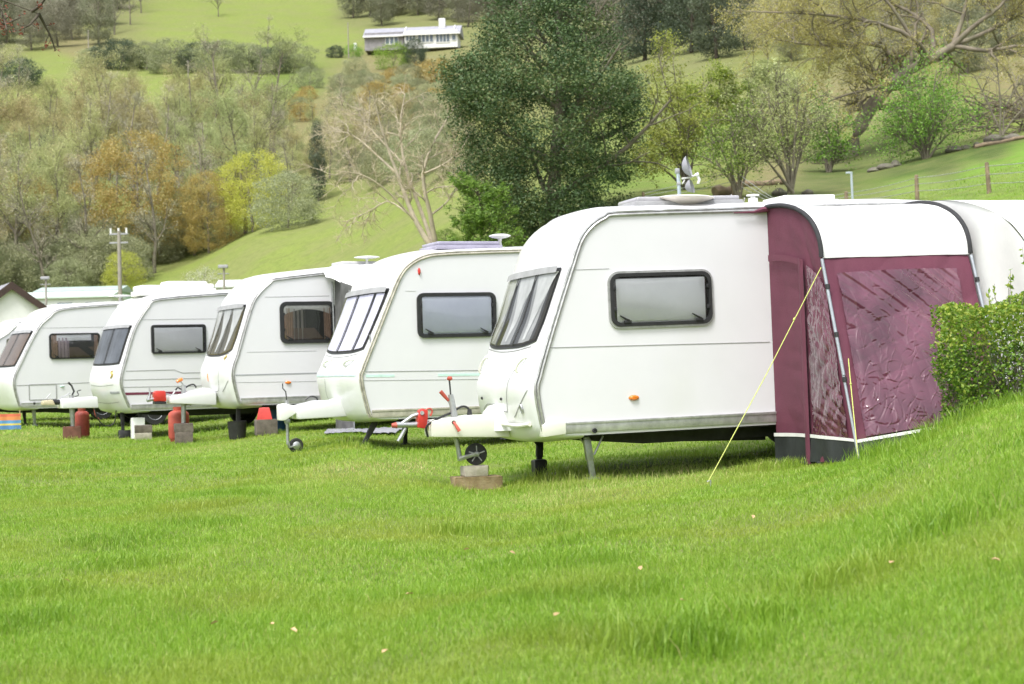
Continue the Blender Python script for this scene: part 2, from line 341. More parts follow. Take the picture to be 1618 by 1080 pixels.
class Van:
    def __init__(s, px, py, D, th, tilt, wb, prof, W=2.2, L=5.6, A=(.13, .09, .13), wsplit=1.35, wroof=2.35):
        P = at(px, py, D); t, a = R_(th), R_(tilt)
        Rz = np.array([[math.cos(t), -math.sin(t), 0], [math.sin(t), math.cos(t), 0], [0, 0, 1]]); Ry = np.array([[math.cos(a), 0, -math.sin(a)], [0, 1, 0], [math.sin(a), 0, math.cos(a)]])
        s.R = Rz @ Ry; s.O = P - s.R @ np.array([0, 0, wb]); s.wb, s.W, s.L = wb, W, L
        s.mat = Matrix([list(r) for r in s.R]).to_4x4()
        pr = [s.S(*q) for q in prof]; s.prof_px = pr; wt = max(q[1] for q in pr); pr[0] = (pr[0][0], wb)
        s.wt = wt; s.trim = [q for q in pr]
        ku = pr[-1][0]
        pts = [(.42, wb - .10), (.16, wb - .085), (.03, wb - .05)] + pr + [(max(ku + .6, L * .6), wt + .015), (L - .75, wt), (L - .35, wt - .12), (L - .1, wt - .45), (L, wt - 1.0), (L - .06, wb + .3), (L - .12, wb - .05), (L - .3, wb - .09)]
        s.C = spline(pts, 150); g = np.gradient(s.C, axis=0); g /= np.linalg.norm(g, axis=1)[:, None]
        s.Nr = np.stack([-g[:, 1], g[:, 0]], 1)
        a_lo, a_mid, a_rf = A; wv = s.C[:, 1]; k = np.arange(150); top = np.argmax(wv)
        def sm(x, a, b): q = np.clip((x - a) / (b - a), 0, 1); return q * q * (3 - 2 * q)
        Af = a_lo + (a_mid - a_lo) * sm(wv, wsplit - .12, wsplit + .05) + (a_rf - a_mid) * sm(wv, wroof - .3, wroof + .2)
        Af *= .35 + .65 * sm(np.arange(150), 0, 9)
        s.Aa = np.where(s.C[:, 0] < L * .7, Af, .1); s.Aa = np.convolve(np.pad(s.Aa, 4, 'edge'), np.ones(9) / 9, 'valid')
        s.s = np.concatenate([[0], np.cumsum(np.linalg.norm(np.diff(s.C, axis=0), axis=1))]); s.front = slice(0, int(np.argmax(wv > wt - .06)))
    def S(s, px, py, v=0.):
        d = ray(px, py); n = s.R[:, 1]; k = ((s.O + n * v - CAM) @ n) / (d @ n); Lq = s.R.T @ (CAM + k * d - s.O); return Lq[0], Lq[2]
    def q(s, px, py, v=1.1): a = s.S(px, py, v); return (a[0], v, a[1])
    def loc(s, P): return s.R.T @ (np.asarray(P) - s.O)
    def wld(s, L): return s.O + s.R @ np.asarray(L)
    def gl(s, u, v):                                  # local height of the ground under (u, v)
        p = s.wld((u, v, 0)); return gz(p[0], p[1]) - p[2]
    def tw(s, w_): return float(np.interp(w_, s.C[s.front, 1], np.arange(150)[s.front]))   # profile parameter at height w on the front
    def tu(s, u): a = int(np.argmax(s.C[:, 1] > s.wt - .08)); return float(np.interp(u, s.C[a:110, 0], np.arange(a, 110)))
    def sh(s, t, v, off=0.):
        t = np.asarray(t, float); v = np.asarray(v, float); k = np.arange(150)
        c = np.stack([np.interp(t, k, s.C[:, 0]), np.interp(t, k, s.C[:, 1])], -1); n = np.stack([np.interp(t, k, s.Nr[:, 0]), np.interp(t, k, s.Nr[:, 1])], -1); n = n / np.linalg.norm(n, axis=-1, keepdims=True)
        a = np.interp(t, k, s.Aa); e = np.sqrt(np.clip(1 - np.abs(2 * v / s.W - 1) ** 3.2, 0, 1)); o = (a * e + off)[..., None]; p = c + n * o
        return np.stack([p[..., 0], v + 0 * t, p[..., 1]], -1)
    def strip(s, pts, wid, off=.004, n=24):
        """thin band lying on the moulded front: pts (t, v)"""
        p = spline(pts, n); A = s.sh(p[:, 0], p[:, 1], 0.); tg = unit_(np.gradient(A, axis=0)); nr = s.sh(p[:, 0], p[:, 1], .05) - A; nr = unit_(nr); b = np.cross(tg, nr)
        return np.stack([A - b * wid / 2 + nr * off, A + nr * (off + .003), A + b * wid / 2 + nr * off], 1)
def unit_(v): return v / np.maximum(np.linalg.norm(v, axis=-1, keepdims=True), 1e-9)

def build_body(V, label, trimmat=ALU, group=None):
    root = empty('caravan', V.O, V.mat); tag(root, label, 'caravan', group)
    js = np.array([.5 - .5 * math.cos(math.pi * j / 30) for j in range(31)]) * V.W
    T, VV = np.meshgrid(np.arange(150.), js, indexing='ij'); gridobj('body', V.sh(T, VV), GRP, root)
    # flat side walls, the near one a separate skin just proud of the shell's edge
    poly = [tuple(c) for c in V.C]
    for y, nm in ((-.004, 'side_panel'), (V.W + .004, 'side_panel')):
        bm = bmesh.new(); f = bm.faces.new([bm.verts.new((a, y, b)) for a, b in poly]); bmesh.ops.triangulate(bm, faces=[f]); fin(nm, bm, SIDE, root)
    bm = bmesh.new(); t0 = V.tw(V.wb); pts = [tuple(V.C[k]) for k in range(int(t0), 125)]
    P = [(a, -.012, b) for a, b in pts]; b_tube(bm, P, .016, 8); N_ = V.Nr[int(t0):125]
    b_tube(bm, [(a + n[0] * .032, -.004, b + n[1] * .032) for (a, b), n in zip(pts, N_)], .012, 6); fin('awning_rail', bm, trimmat, root, 60)
    bm = bmesh.new(); b_prism(bm, [(.03, V.wb - .07), (V.L - .1, V.wb - .07), (V.L - .1, V.wb + .035), (.03, V.wb + .035)], -.022, -.005, .006)
    b_prism(bm, [(.03, V.wb + .012), (V.L - .1, V.wb + .012), (V.L - .1, V.wb + .04), (.03, V.wb + .04)], -.03, -.021, .003); fin('skirt_rail', bm, trimmat, root)
    bm = bmesh.new(); b_box(bm, (V.L / 2, V.W / 2, V.wb - .10), (V.L - .5, V.W - .1, .03)); 
    for v in (.42, V.W - .42): b_prism(bm, [(.1, V.wb - .12), (V.L - .3, V.wb - .12), (V.L - .6, V.wb - .24), (1.2, V.wb - .24), (.5, V.wb - .17)], v, v + .05)
    b_tube(bm, [(V.L * .58, .12, V.wb - .22), (V.L * .58, V.W - .12, V.wb - .22)], .04); fin('chassis', bm, DARKM, root)
    for v in (.16, V.W - .16):
        bm = bmesh.new(); gnd = V.gl(V.L * .58, v); b_lathe(bm, [(.18, -.08), (.29, -.085), (.31, -.06), (.315, 0), (.31, .06), (.29, .085), (.18, .08)], (V.L * .58, v, gnd + .31), 'Y', 28); wl = fin('wheel', bm, TYRE, root)
        bm = bmesh.new(); b_lathe(bm, [(.04, -.07), (.12, -.05), (.185, -.086), (.19, 0), (.185, .086), (.12, .05), (.04, .07)], (V.L * .58, v, gnd + .31), 'Y', 24); fin('rim', bm, GALV, wl)
    return root

def side_window(V, root, px, frame=.045, fill='blind', mat=NETG, r=.09, outer=None, glass=GLASS, white_rim=False):
    c = [V.S(*p) for p in px]; x0 = (c[0][0] + c[3][0]) / 2; x1 = (c[1][0] + c[2][0]) / 2; z1 = (c[0][1] + c[1][1]) / 2; z0 = (c[2][1] + c[3][1]) / 2
    o = rrect(x0, z0, x1, z1, r); i = rrect(x0 + frame, z0 + frame, x1 - frame, z1 - frame, max(r - frame * .6, .02))
    bm = bmesh.new(); b_ring(bm, o, i, -.003, -.04, -.02); win = fin('side_window', bm, RUB, root)
    if white_rim:
        bm = bmesh.new(); b_ring(bm, rrect(x0 - .022, z0 - .022, x1 + .022, z1 + .022, r + .02), o, -.004, -.024, -.006); fin('rim_seal', bm, ALU, win)
    bm = bmesh.new(); bm.faces.new([bm.verts.new((a, -.0065, b)) for a, b in i]); fin('backing', bm, DARKIN, win)
    ix0, ix1, iz0, iz1 = x0 + frame, x1 - frame, z0 + frame, z1 - frame; wI, hI = ix1 - ix0, iz1 - iz0
    def panel(nm, m, a0, a1, b0, b1, folds=0, y=-.012, curve=0.):
        n, k = 40, 12; U, Wv = np.meshgrid(np.linspace(a0, a1, n), np.linspace(b0, b1, k), indexing='ij')
        w0 = b0 + curve * (1 - (2 * (U - a0) / (a1 - a0) - 1) ** 2); Wv = w0 + (Wv - b0) / (b1 - b0) * (b1 - w0)
        Y = y - .006 * np.sin((U - a0) / (a1 - a0) * folds * 6.28) if folds else y + 0 * U - .004 * np.sin(U * 5 + Wv * 3)
        gridobj(nm, np.stack([ix0 + U * wI, Y, iz0 + Wv * hI], -1), m, win)
    if fill == 'blind': panel('blind', mat, .03, .97, .0, .955)
    elif fill == 'lilac': panel('blind', mat, .03, .985, .0, 1.0, 0)
    elif fill == 'curtains':
        panel('curtain', CURTB, .02, .2, .0, .92, 4); panel('curtain', CURTB, .84, .99, 0, .92, 4); panel('curtain', CURT, .0, 1., .72, 1., 7, -.016, .16); panel('cushion', BROWN, .2, .84, 0, .34, 0, -.010)
        panel('curtain', M('curtain_taupe', (.30, .27, .25), .9, .2, 4), .2, .45, .0, .9, 3, -.009)
    elif fill == 'curtains2':
        panel('curtain', CURTB, .02, .15, .0, 1, 3); panel('curtain', CURTB, .9, .99, 0, .96, 3); panel('curtain', M('curtain_pink', (.48, .38, .42), .9, .15, 4), .16, .38, .0, .86, 3); panel('blind', NETG, .12, .84, .74, 1, 0, -.015); panel('cushion', BROWN, .38, .9, 0, .45, 0, -.010)
    bm = bmesh.new(); n = len(i); a = [bm.verts.new((x, -.022, z)) for x, z in i]; b = rrect(ix0 + .03, iz0 + .03, ix1 - .03, iz1 - .03, max(r - frame, .02)); b = [bm.verts.new((x, -.034, z)) for x, z in b]
    for k in range(n): bm.faces.new((a[k], a[(k + 1) % n], b[(k + 1) % n], b[k]))
    bm.faces.new(b); fin('pane', bm, glass, win, 20)
    for u in (.1, .86):
        bm = bmesh.new(); X = ix0 + u * wI; b_tube(bm, [(X - .05, -.045, iz0 + .075), (X, -.05, iz0 + .045), (X + .05, -.046, iz0 + .02)], [.006, .009, .012], 6); b_box(bm, (X + .03, -.044, iz0 + .01), (.08, .018, .03), .004); fin('catch', bm, RUB, win)
    for w_ in (.3, .75):
        for X, sgn in ((ix0 - .005, 1), (ix1 + .005, -1)):
            bm = bmesh.new(); b_box(bm, (X + .012 * sgn, -.040, iz0 + w_ * hI), (.03, .014, .045), .004); fin('stay', bm, RUB, win)
    return win

def front_window(V, root, wtop, wbot, v0=.2, v1=2.0, dip=.0, splits=(.35, .7), fill='swag', mat=CURT, slant=.0, taper=.0, glass=GLASSD, back=None):
    tt, tb = V.tw(wtop), V.tw(wbot)
    def patch(nm, m, off, a0, a1, s0, s1, n=26, k=24, fold=0, parent=root, edge=None):
        A, Sx = np.meshgrid(np.linspace(a1, a0, n), np.linspace(s0, s1, k), indexing='ij')
        if edge: A = edge(A, Sx)
        v = v0 + (v1 - v0) * A + taper * Sx * (.5 - A); bot = tb - dip * (1 - np.abs(2 * A - 1) ** 3.5); t = tt + (bot - tt) * Sx
        o = off + (fold * np.sin(A * 60) if fold else 0)
        return gridobj(nm, V.sh(t, np.clip(v, .02, V.W - .02), o), m, parent)
    win = patch('front_window', RUB, .010, -.015, 1.015, -.06, 1.03)
    patch('backing', back or DARKIN, .014, 0, 1, 0, 1, parent=win)
    cuts = [0, *splits, 1]
    for a, b in zip(cuts, cuts[1:]):
        if fill == 'swag':
            wd = b - a
            def edge(A, Sx, a=a, wd=wd):
                c = a + wd * (.46 + .10 * Sx); g = np.interp(Sx, [0, .12, .45, .8, 1], [.97, .80, .40, .14, .08]); return c + (A - .5) * wd * g
            def edge2(A, Sx, a=a, wd=wd):
                c = a + wd * (.58 - .04 * Sx); g = np.interp(Sx, [0, .12, .5, 1], [.98, .86, .62, .55]); return c + (A - .5) * wd * g
            patch('net', M('net_dim', (.34, .34, .33), .9, .25, 3) if back is None else back, .016, 0, 1, 0.02, .97, edge=edge2, parent=win, fold=.002)
            patch('curtain', mat, .021, 0, 1, 0, .93, edge=edge, parent=win, fold=.003)
        elif fill == 'full': patch('curtain', mat, .018, a + .02, b - .015, .03, .98, parent=win, fold=.002)
        patch('pane', glass, .034, a + .012, b - .012, .02, .985, parent=win)
    for a in cuts[1:-1]: patch('mullion', RUB, .038, a - .012, a + .012, 0, 1, n=3, parent=win)
    patch('top_rail', GREYP, .05, -.01, 1.01, -.06, .03, k=4, parent=win)
    return win

def jockey(V, root, u, v, ztop, rw=.11, fork=.14, zb=None, hub=GALV, handle=True, stemr=.022, lean=0.):
    """stem through the A-frame with a small wheel on a trailing fork"""
    zg = V.gl(u, v) if zb is None else zb; jw = bmesh.new()
    b_tube(jw, [(u + lean, v, ztop), (u, v, zg + rw + .02)], stemr, 10); b_tube(jw, [(u + lean, v, ztop - .02), (u + lean * .6, v, ztop - .35)], stemr * 1.35, 10)
    for dv in (-.035, .035): b_tube(jw, [(u, v + dv, zg + rw + .06), (u + .02, v + dv, zg + rw - .02), (u + fork, v + dv, zg + rw)], [.014, .016, .013], 6)
    b_box(jw, (u + lean * .5, v, ztop - .3), (.07, .09, .06), .01)
    o = fin('jockey_wheel', jw, GALV, root)
    bm = bmesh.new(); b_lathe(bm, [(.3 * rw, -.03), (.88 * rw, -.032), (rw, -.015), (rw, .015), (.88 * rw, .032), (.3 * rw, .03)], (u + fork, v, zg + rw), 'Y', 24); wh = fin('wheel', bm, TYRE, o)
    bm = bmesh.new(); b_lathe(bm, [(.12 * rw, -.045), (.5 * rw, -.034), (.58 * rw, -.028), (.58 * rw, .028), (.5 * rw, .034), (.12 * rw, .045)], (u + fork, v, zg + rw), 'Y', 16); fin('hub', bm, hub, wh)
    if handle:
        bm = bmesh.new(); b_tube(bm, [(u + lean, v, ztop), (u + lean - .01, v, ztop + .12), (u + lean - .06, v - .03, ztop + .17), (u + lean - .06, v - .03, ztop + .24)], .008, 6); fin('crank_handle', bm, RUB, o)
    return o
def leg(V, root, p0, p1, v, foot=.09, m=GALV, brace=None):
    bm = bmesh.new(); a, b = V.q(*p0, v), V.q(*p1, v); b = (b[0], b[1], V.gl(b[0], v) + .01)
    A, B = Vector(a), Vector(b); d = (B - A); mt = d.to_track_quat('Z', 'Y').to_matrix().to_4x4()
    b_box(bm, (A + B) / 2, (.045, .06, d.length), .006, mt); b_box(bm, (A * .7 + B * .3), (.06, .075, d.length * .5), .006, mt)
    b_box(bm, (b[0], v, b[2] + .008), (foot, foot * 1.2, .02), .004)
    if brace:
        q0, q1 = V.q(*brace[0], v), V.q(*brace[1], v); b_tube(bm, [(q0[0], v - .035, q0[2]), (q1[0], v - .035, q1[2])], .011, 6)
        q2 = V.q(p0[0] - (brace[0][0] - p0[0]) * .45, brace[0][1], v); b_tube(bm, [(q2[0], v + .035, q2[2]), (q1[0], v + .035, q1[2])], .009, 6)
    return fin('steady_leg', bm, m, root)
def vent(V, root, u, v, sx, sy, h, m=SMOKE, name='roof_light', base=.05):
    z = float(V.sh(V.tu(u), v)[2]); bm = bmesh.new(); b_box(bm, (u, v, z + base / 2 - .02), (sx + .06, sy + .06, base + .04), .012); o = fin(name, bm, GREYP if m is SMOKE else m, root)
    bm = bmesh.new(); b_box(bm, (u, v, z + base + h / 2 - .004), (sx, sy, h), min(h, sx, sy) * .42, seg=3); fin('lid', bm, m, o); return o
def mushroom(V, root, u, v, r, h, stem=.02, name='dome_aerial'):
    z = float(V.sh(V.tu(u), v)[2]) - .02; bm = bmesh.new(); b_lathe(bm, [(stem * 2.2, 0), (stem * 1.4, .04), (stem, h * .5), (stem * 1.6, h * .7), (r * .75, h * .8), (r, h * .9), (r * .96, h * .95), (r * .6, h * 1.03), (.01, h * 1.06)], (u, v, z), 'Z', 24); return fin(name, bm, WHITEP, root)
def lamp(V, root, px, sx, sz, m=ORANGE, name='marker_light'):
    a = V.S(*px); bm = bmesh.new(); n = 24; A = [(a[0] + sx / 2 * math.cos(2 * math.pi * k / n), a[1] + sz / 2 * math.sin(2 * math.pi * k / n)) for k in range(n)]
    L = [[bm.verts.new((a[0] + (x - a[0]) * s_, y, a[1] + (z - a[1]) * s_)) for x, z in A] for s_, y in ((1.12, -.004), (1.12, -.012), (1, -.014), (.9, -.026), (.6, -.034))]
    for p, q in zip(L, L[1:]):
        for k in range(n): bm.faces.new((p[k], p[(k + 1) % n], q[(k + 1) % n], q[k]))
    bm.faces.new(L[-1]); return fin(name, bm, m, root)
def bar(V, root, px0, px1, h, m, name, y=-.008, v=0.):
    a, b = V.S(*px0, v), V.S(*px1, v); bm = bmesh.new(); b_prism(bm, [(a[0], a[1] - h / 2), (b[0], b[1] - h / 2), (b[0], b[1] + h / 2), (a[0], a[1] + h / 2)], -.003, y); return fin(name, bm, m, root)
def hinge_poly(V, root, pxs, v0, v1, m, name, bev=.02):
    bm = bmesh.new(); vm = (v0 + v1) / 2; b_prism(bm, [V.S(x, y, vm) for x, y in pxs], v0, v1, bev); return fin(name, bm, m, root)
def tube_px(V, root, pts, rad, m, name, n=8, smooth=0):
    P = [V.q(*p) for p in pts]
    if smooth: P = [tuple(x) for x in spline(P, smooth)]
    bm = bmesh.new(); b_tube(bm, P, rad, n); return fin(name, bm, m, root, 50)

# ---------------------------------------------------------------- first caravan (nearest)
V1 = Van(860, 675, 18, 16, .8, .5, [(860, 668), (850, 618), (855, 592), (868, 544), (888, 478), (907, 418), (921, 378), (940, 355), (962, 343), (985, 339), (1210, 332)], A=(.15, .075, .14), wsplit=1.30, wroof=2.45, L=6.2)
r1 = build_body(V1, 'nearest and largest white caravan with maroon awning attached to its side')
side_window(V1, r1, [(962, 432), (1123, 428), (1123, 512), (965, 515)], .036, 'blind', NETG, .10, white_rim=True)
front_window(V1, r1, 2.05, 1.36, .22, 2.04, 1.0, (.35, .72), 'swag', CURTS, taper=.05)
bar(V1, r1, (866, 549), (1216, 540), .007, SEAM, 'panel_seam'); bar(V1, r1, (905, 426), (962, 424), .003, SEAM, 'panel_seam')
lamp(V1, r1, (1001, 628), .10, .05)
# moulded corner block, locker lid seam, grab handles, emblem, key locks
bm = bmesh.new(); b_prism(bm, [(-.03, .40), (.22, .42), (.22, .545), (.02, .56), (-.03, .52)], -.045, .10, .02); fin('corner_moulding', bm, GRPC, r1)
def fstrip(V, root, nm, pts, wid, m, off=.004): return gridobj(nm, V.strip(pts, wid, off), m, root)
t = V1.tw
fstrip(V1, r1, 'window_lip', [(t(1.29), .30), (t(1.25), .7), (t(1.24), 1.1), (t(1.25), 1.5), (t(1.29), 1.95)], .012, SEAM)
fstrip(V1, r1, 'locker_seam', [(t(1.22), .46), (t(1.1), .50), (t(.9), .62), (t(.70), .72), (t(.66), .80), (t(.70), 1.0), (t(.75), 1.15), (t(.74), 1.5), (t(.68), 1.7)], .010, SEAM)
fstrip(V1, r1, 'panel_crease', [(t(.88), .1), (t(.78), .25), (t(.66), .46), (t(.62), .55)], .012, SEAM)
for v, w0, w1 in ((.40, 1.02, 1.18), (1.9, 1.02, 1.2)):
    P = [V1.sh(t(a), v + b, o) for a, b, o in ((w0, .02, .0), (w0 + .02, .02, .028), (w0 + (w1 - w0) * .5, -.01, .036), (w1 - .02, -.07, .028), (w1, -.08, .0))]; bm = bmesh.new(); b_tube(bm, spline(P, 18), .014, 8); fin('grab_handle', bm, GRPC, r1)
for v in (.86, 1.66): P = V1.sh(t(.80), v, .0); bm = bmesh.new(); b_lathe(bm, [(.016, 0), (.016, .014), (.01, .018)], P, 'X', 12, Matrix.Rotation(math.pi, 3, 'Z')); fin('lock', bm, RUB, r1)
bm = bmesh.new(); P = [V1.sh(t(.70 + .05 * math.sin(a) * (1 - a / 14)), .27 + .03 * math.cos(a) * (1 - a / 12), .012) for a in np.linspace(0, 7.5, 18)]; b_tube(bm, P, [.004 + .008 * math.sin(3.14 * k / 17) for k in range(18)], 6); fin('emblem', bm, GALV, r1)
a = V1.S(938, 680); bm = bmesh.new(); b_lathe(bm, [(.026, 0), (.026, .012), (.014, .014), (.012, .004)], (a[0], -.03, a[1]), 'Y', 16, Matrix.Rotation(math.pi, 3, 'Z')); fin('jack_socket', bm, RUB, r1)
# nose skirt and hitch
bm = bmesh.new(); b_prism(bm, [V1.S(x, y, 1.1) for x, y in ((676, 664), (700, 661), (742, 655), (768, 655), (790, 640), (800, 690), (676, 690))], .92, 1.28, .03); fin('hitch_cover', bm, GRPC, r1)
bm = bmesh.new(); q = V1.S(768, 652, 1.1); b_lathe(bm, [(.26, -.14), (.25, .05), (.19, .12), (.05, .15)], (q[0] + .22, 1.1, q[1] - .05), 'Z', 28); fin('nose_moulding', bm, GRP, r1)
bm = bmesh.new(); P = [V1.sh(t(w_), v, o) for w_, v, o in ((.55, .15, .02), (.54, .4, .035), (.55, .7, .05), (.56, 1.0, .05))]; b_tube(bm, spline(P, 20), .022, 8); fin('skirt_lip', bm, GRPC, r1)
tube_px(V1, r1, [(632, 671), (652, 657), (668, 652), (676, 658)], [.02, .022, .024, .02], GALV, 'stabiliser_arm')
st = tube_px(V1, r1, [(626, 671), (650, 671), (680, 669)], [.032, .03, .034], GALV, 'coupling'); tube_px(V1, st, [(619, 672), (627, 671.5)], [.022, .034], REDF, 'ball_cap'); tube_px(V1, st, [(641, 676), (634, 690), (629, 697)], [.02, .024, .018], GALV, 'coupling_foot')
bm = bmesh.new(); b_prism(bm, [V1.S(x, y, 1.1) for x, y in ((661, 648), (667, 645), (674, 648), (674, 660), (672, 677), (658, 675), (659, 660))], 1.03, 1.17, .012); hl = fin('hitch_lock', bm, RED, r1)
tube_px(V1, hl, [(667, 652, 1.02), (667, 652, 1.035)], .022, GALV, 'lock_barrel', 12); tube_px(V1, hl, [(670, 650), (678, 645), (683, 649), (680, 657)], .01, REDF, 'lock_hoop', 6, 10)
hb = tube_px(V1, r1, [(718, 660), (715, 640), (712, 623)], [.042, .034, .028], GALV, 'jockey_tube', 10); tube_px(V1, hb, [(712, 623), (711, 610), (710, 600)], .009, RUB, 'crank_rod'); tube_px(V1, hb, [(707, 597), (710, 598), (714, 597)], [.018, .024, .018], REDF, 'crank_knob')
tube_px(V1, r1, [(709, 633), (703, 626), (696, 618)], [.014, .02, .022], REDF, 'handbrake_lever', 8); tube_px(V1, r1, [(712, 640), (709, 633)], .012, GALV, 'brake_link')
tube_px(V1, r1, [(676, 690, 1.0), (674, 674, .97), (690, 662, .97), (712, 652), (730, 642), (740, 645), (742, 652)], .012, RUB, 'cable', 6, 30); tube_px(V1, r1, [(742, 646), (742, 656)], [.022, .03], RUB, 'plug')
tube_px(V1, r1, [(717, 667, .915), (720, 671, .885), (726, 681, .875)], [.014, .014, .02], REDF, 'clamp_handle'); tube_px(V1, r1, [(717, 667, .93), (717, 667, .912)], .022, RUB, 'clamp_boss')
jk = tube_px(V1, r1, [(719, 688), (724, 708), (727, 727)], [.028, .026, .026], GALV, 'jockey_wheel', 10)
for dv in (-.05, .05): tube_px(V1, jk, [(725, 725, 1.1 + dv), (753, 717, 1.1 + dv)], [.026, .02], GALV, 'fork', 6)
q = V1.q(752, 717); bm = bmesh.new(); b_lathe(bm, [(.03, -.03), (.095, -.034), (.115, -.026), (.118, 0), (.115, .026), (.095, .034), (.03, .03)], q, 'Y', 30); wh = fin('wheel', bm, TYRE, jk)
bm = bmesh.new(); b_lathe(bm, [(.012, -.062), (.022, -.06), (.03, -.034), (.03, .034), (.022, .06), (.012, .062)], q, 'Y', 14); fin('hub', bm, GALV, wh)
for k in range(5):
    a = k * 1.2566 + .3; bm = bmesh.new(); b_tube(bm, [(q[0] + .03 * math.cos(a), q[1] - .033, q[2] + .03 * math.sin(a)), (q[0] + .09 * math.cos(a), q[1] - .033, q[2] + .09 * math.sin(a))], .007, 5); fin('spoke', bm, GREYP, wh)
leg(V1, r1, (926, 690), (937, 752), .3, .12, GALV, ((951, 688), (937, 718))); lf = leg(V1, r1, (853, 688), (851, 742), 1.9, .1, DARKM, ((838, 690), (852, 708)))
# underfloor bits
bm = bmesh.new(); b_prism(bm, [V1.S(x, y, .5) for x, y in ((1080, 680), (1210, 672), (1210, 695), (1085, 697))], .5, .62, .01); fin('underfloor_box', bm, DARKM, r1)
vent(V1, r1, V1.S(1072, 328, .62)[0], .62, 1.15, .62, .05, SMOKE, base=.02)
z = float(V1.sh(V1.tu(1.5), .35)[2]); q = V1.S(1082, 318, .35)
bm = bmesh.new(); b_lathe(bm, [(.07, 0), (.07, .03), (.09, .035), (.28, .095), (.305, .108), (.28, .12), (.15, .128), (.01, .130)], (q[0], .35, V1.S(1082, 329, .35)[1]), 'Z', 36, Matrix.Rotation(R_(2), 3, 'Y')); o = fin('saucer_aerial', bm, M('saucer_plastic', (.74, .68, .62), .45, .08, 5), r1); bm = bmesh.new(); b_tube(bm, [(q[0] - .03, .35, z - .03), (q[0] - .03, .35, z + .1)], .06, 10); fin('aerial_foot', bm, RUB, o)
bm = bmesh.new(); q = V1.S(1190, 320, 1.5); z = float(V1.sh(V1.tu(q[0]), 1.5)[2]); b_tube(bm, [(q[0], 1.5, z - .02), (q[0], 1.5, z + .12)], .055, 14); b_tube(bm, [(q[0], 1.5, z + .12), (q[0], 1.5, z + .15)], .028, 10); b_tube(bm, [(q[0], 1.5, z + .145), (q[0], 1.5, z + .16)], .075, 14); fin('flue', bm, WHITEP, r1)
ya = tube_px(V1, r1, [(1152, 316, .9), (1180, 323, .9), (1222, 331, .9)], .011, GREYP, 'yagi_aerial', 6)
for k in range(7): x = 1153 + k * 10.5; y = 316.3 + k * 2.3; tube_px(V1, ya, [(x + 2.5, y - 9 + k * .4, .82), (x - 1, y + 9 - k * .5, .98)], .007, GREYP, 'rod', 5)
vent(V1, r1, V1.S(1262, 326, 1.2)[0], 1.2, .62, .6, .06, WHITEP, base=.03)

# ---------------------------------------------------------------- second caravan
V2 = Van(584, 652, 24.8, 22, 0, .5, [(584, 652), (572, 601), (576, 581), (600, 520), (624, 459), (636, 433), (649, 419), (671, 407), (707, 402), (814, 398)], A=(.10, .07, .12), wsplit=1.25, L=5.8)
r2 = build_body(V2, 'second nearest white caravan with lilac blinds and pale turquoise stripe', ALUD)
side_window(V2, r2, [(657, 463), (783, 461), (783, 531), (660, 534)], .05, 'lilac', NETL, .10)
front_window(V2, r2, 2.16, 1.38, .14, 2.06, .9, (.2, .62), 'full', M('blind_pale', (.74, .72, .86), .8, .08, 3), taper=.12)
bar(V2, r2, (578, 587), (815, 584), .010, SEAM, 'panel_seam'); bar(V2, r2, (573, 601), (815, 598), .005, SEAM, 'panel_seam'); bar(V2, r2, (578, 593.5), (623, 593), .036, TURQ, 'stripe'); bar(V2, r2, (692, 592), (760, 591), .036, TURQ, 'stripe')
bar(V2, r2, (640, 459.5), (657, 459.5), .003, SEAM, 'panel_seam')
lamp(V2, r2, (662, 428.5), .035, .09, RED)
t = V2.tw
fstrip(V2, r2, 'stripe', [(t(1.02), .12), (t(1.02), .7), (t(1.02), 1.3), (t(1.02), 2.05)], .045, TURQ); fstrip(V2, r2, 'window_lip', [(t(1.3), .3), (t(1.26), .8), (t(1.26), 1.4), (t(1.3), 1.95)], .012, SEAM)
fstrip(V2, r2, 'locker_seam', [(t(.98), 1.5), (t(.7), 1.5), (t(.66), .9)], .008, SEAM)
for v in (.55, 1.6):
    bm = bmesh.new(); P = [V2.sh(t(a), v + b, o) for a, b, o in ((1.22, -.16, .0), (1.20, -.12, .04), (1.17, .0, .05), (1.13, .06, .04), (1.12, .06, 0))]; b_tube(bm, spline(P, 14), .018, 8); fin('grab_handle', bm, WHITEP, r2)
hinge_poly(V2, r2, ((465, 641), (500, 632), (522, 632), (545, 625), (552, 657), (466, 662)), .9, 1.3, GRP, 'hitch_cover', .03)
hinge_poly(V2, r2, ((439, 640), (448, 637), (466, 641), (466, 652), (448, 664), (440, 664)), 1.0, 1.2, WHITEP, 'coupling', .02)
q = V2.q(453, 634); jockey(V2, r2, q[0], 1.1, q[2] + .02, .105, .12, None, GALV)
tube_px(V2, r2, [(482, 632), (487, 628), (492, 626), (500, 628), (502, 634)], .012, RUB, 'cable', 6, 14)
leg(V2, r2, (594, 665), (573, 688), .4, .1, DARKM); leg(V2, r2, (640, 662), (640, 688), 1.8, .1, DARKM)
vent(V2, r2, V2.S(728, 397, .55)[0], .55, .95, .7, .06, M('roof_light_lilac', (.36, .34, .44), .15, .15, 4, coat=.6), base=.02); q = V2.S(790, 385, .3); mushroom(V2, r2, q[0], .3, .16, .2)
bm = bmesh.new(); q = V2.sh(t(1.5), .08, .02); b_box(bm, q, (.02, .02, .12), .005); fin('window_stay', bm, GALV, r2)

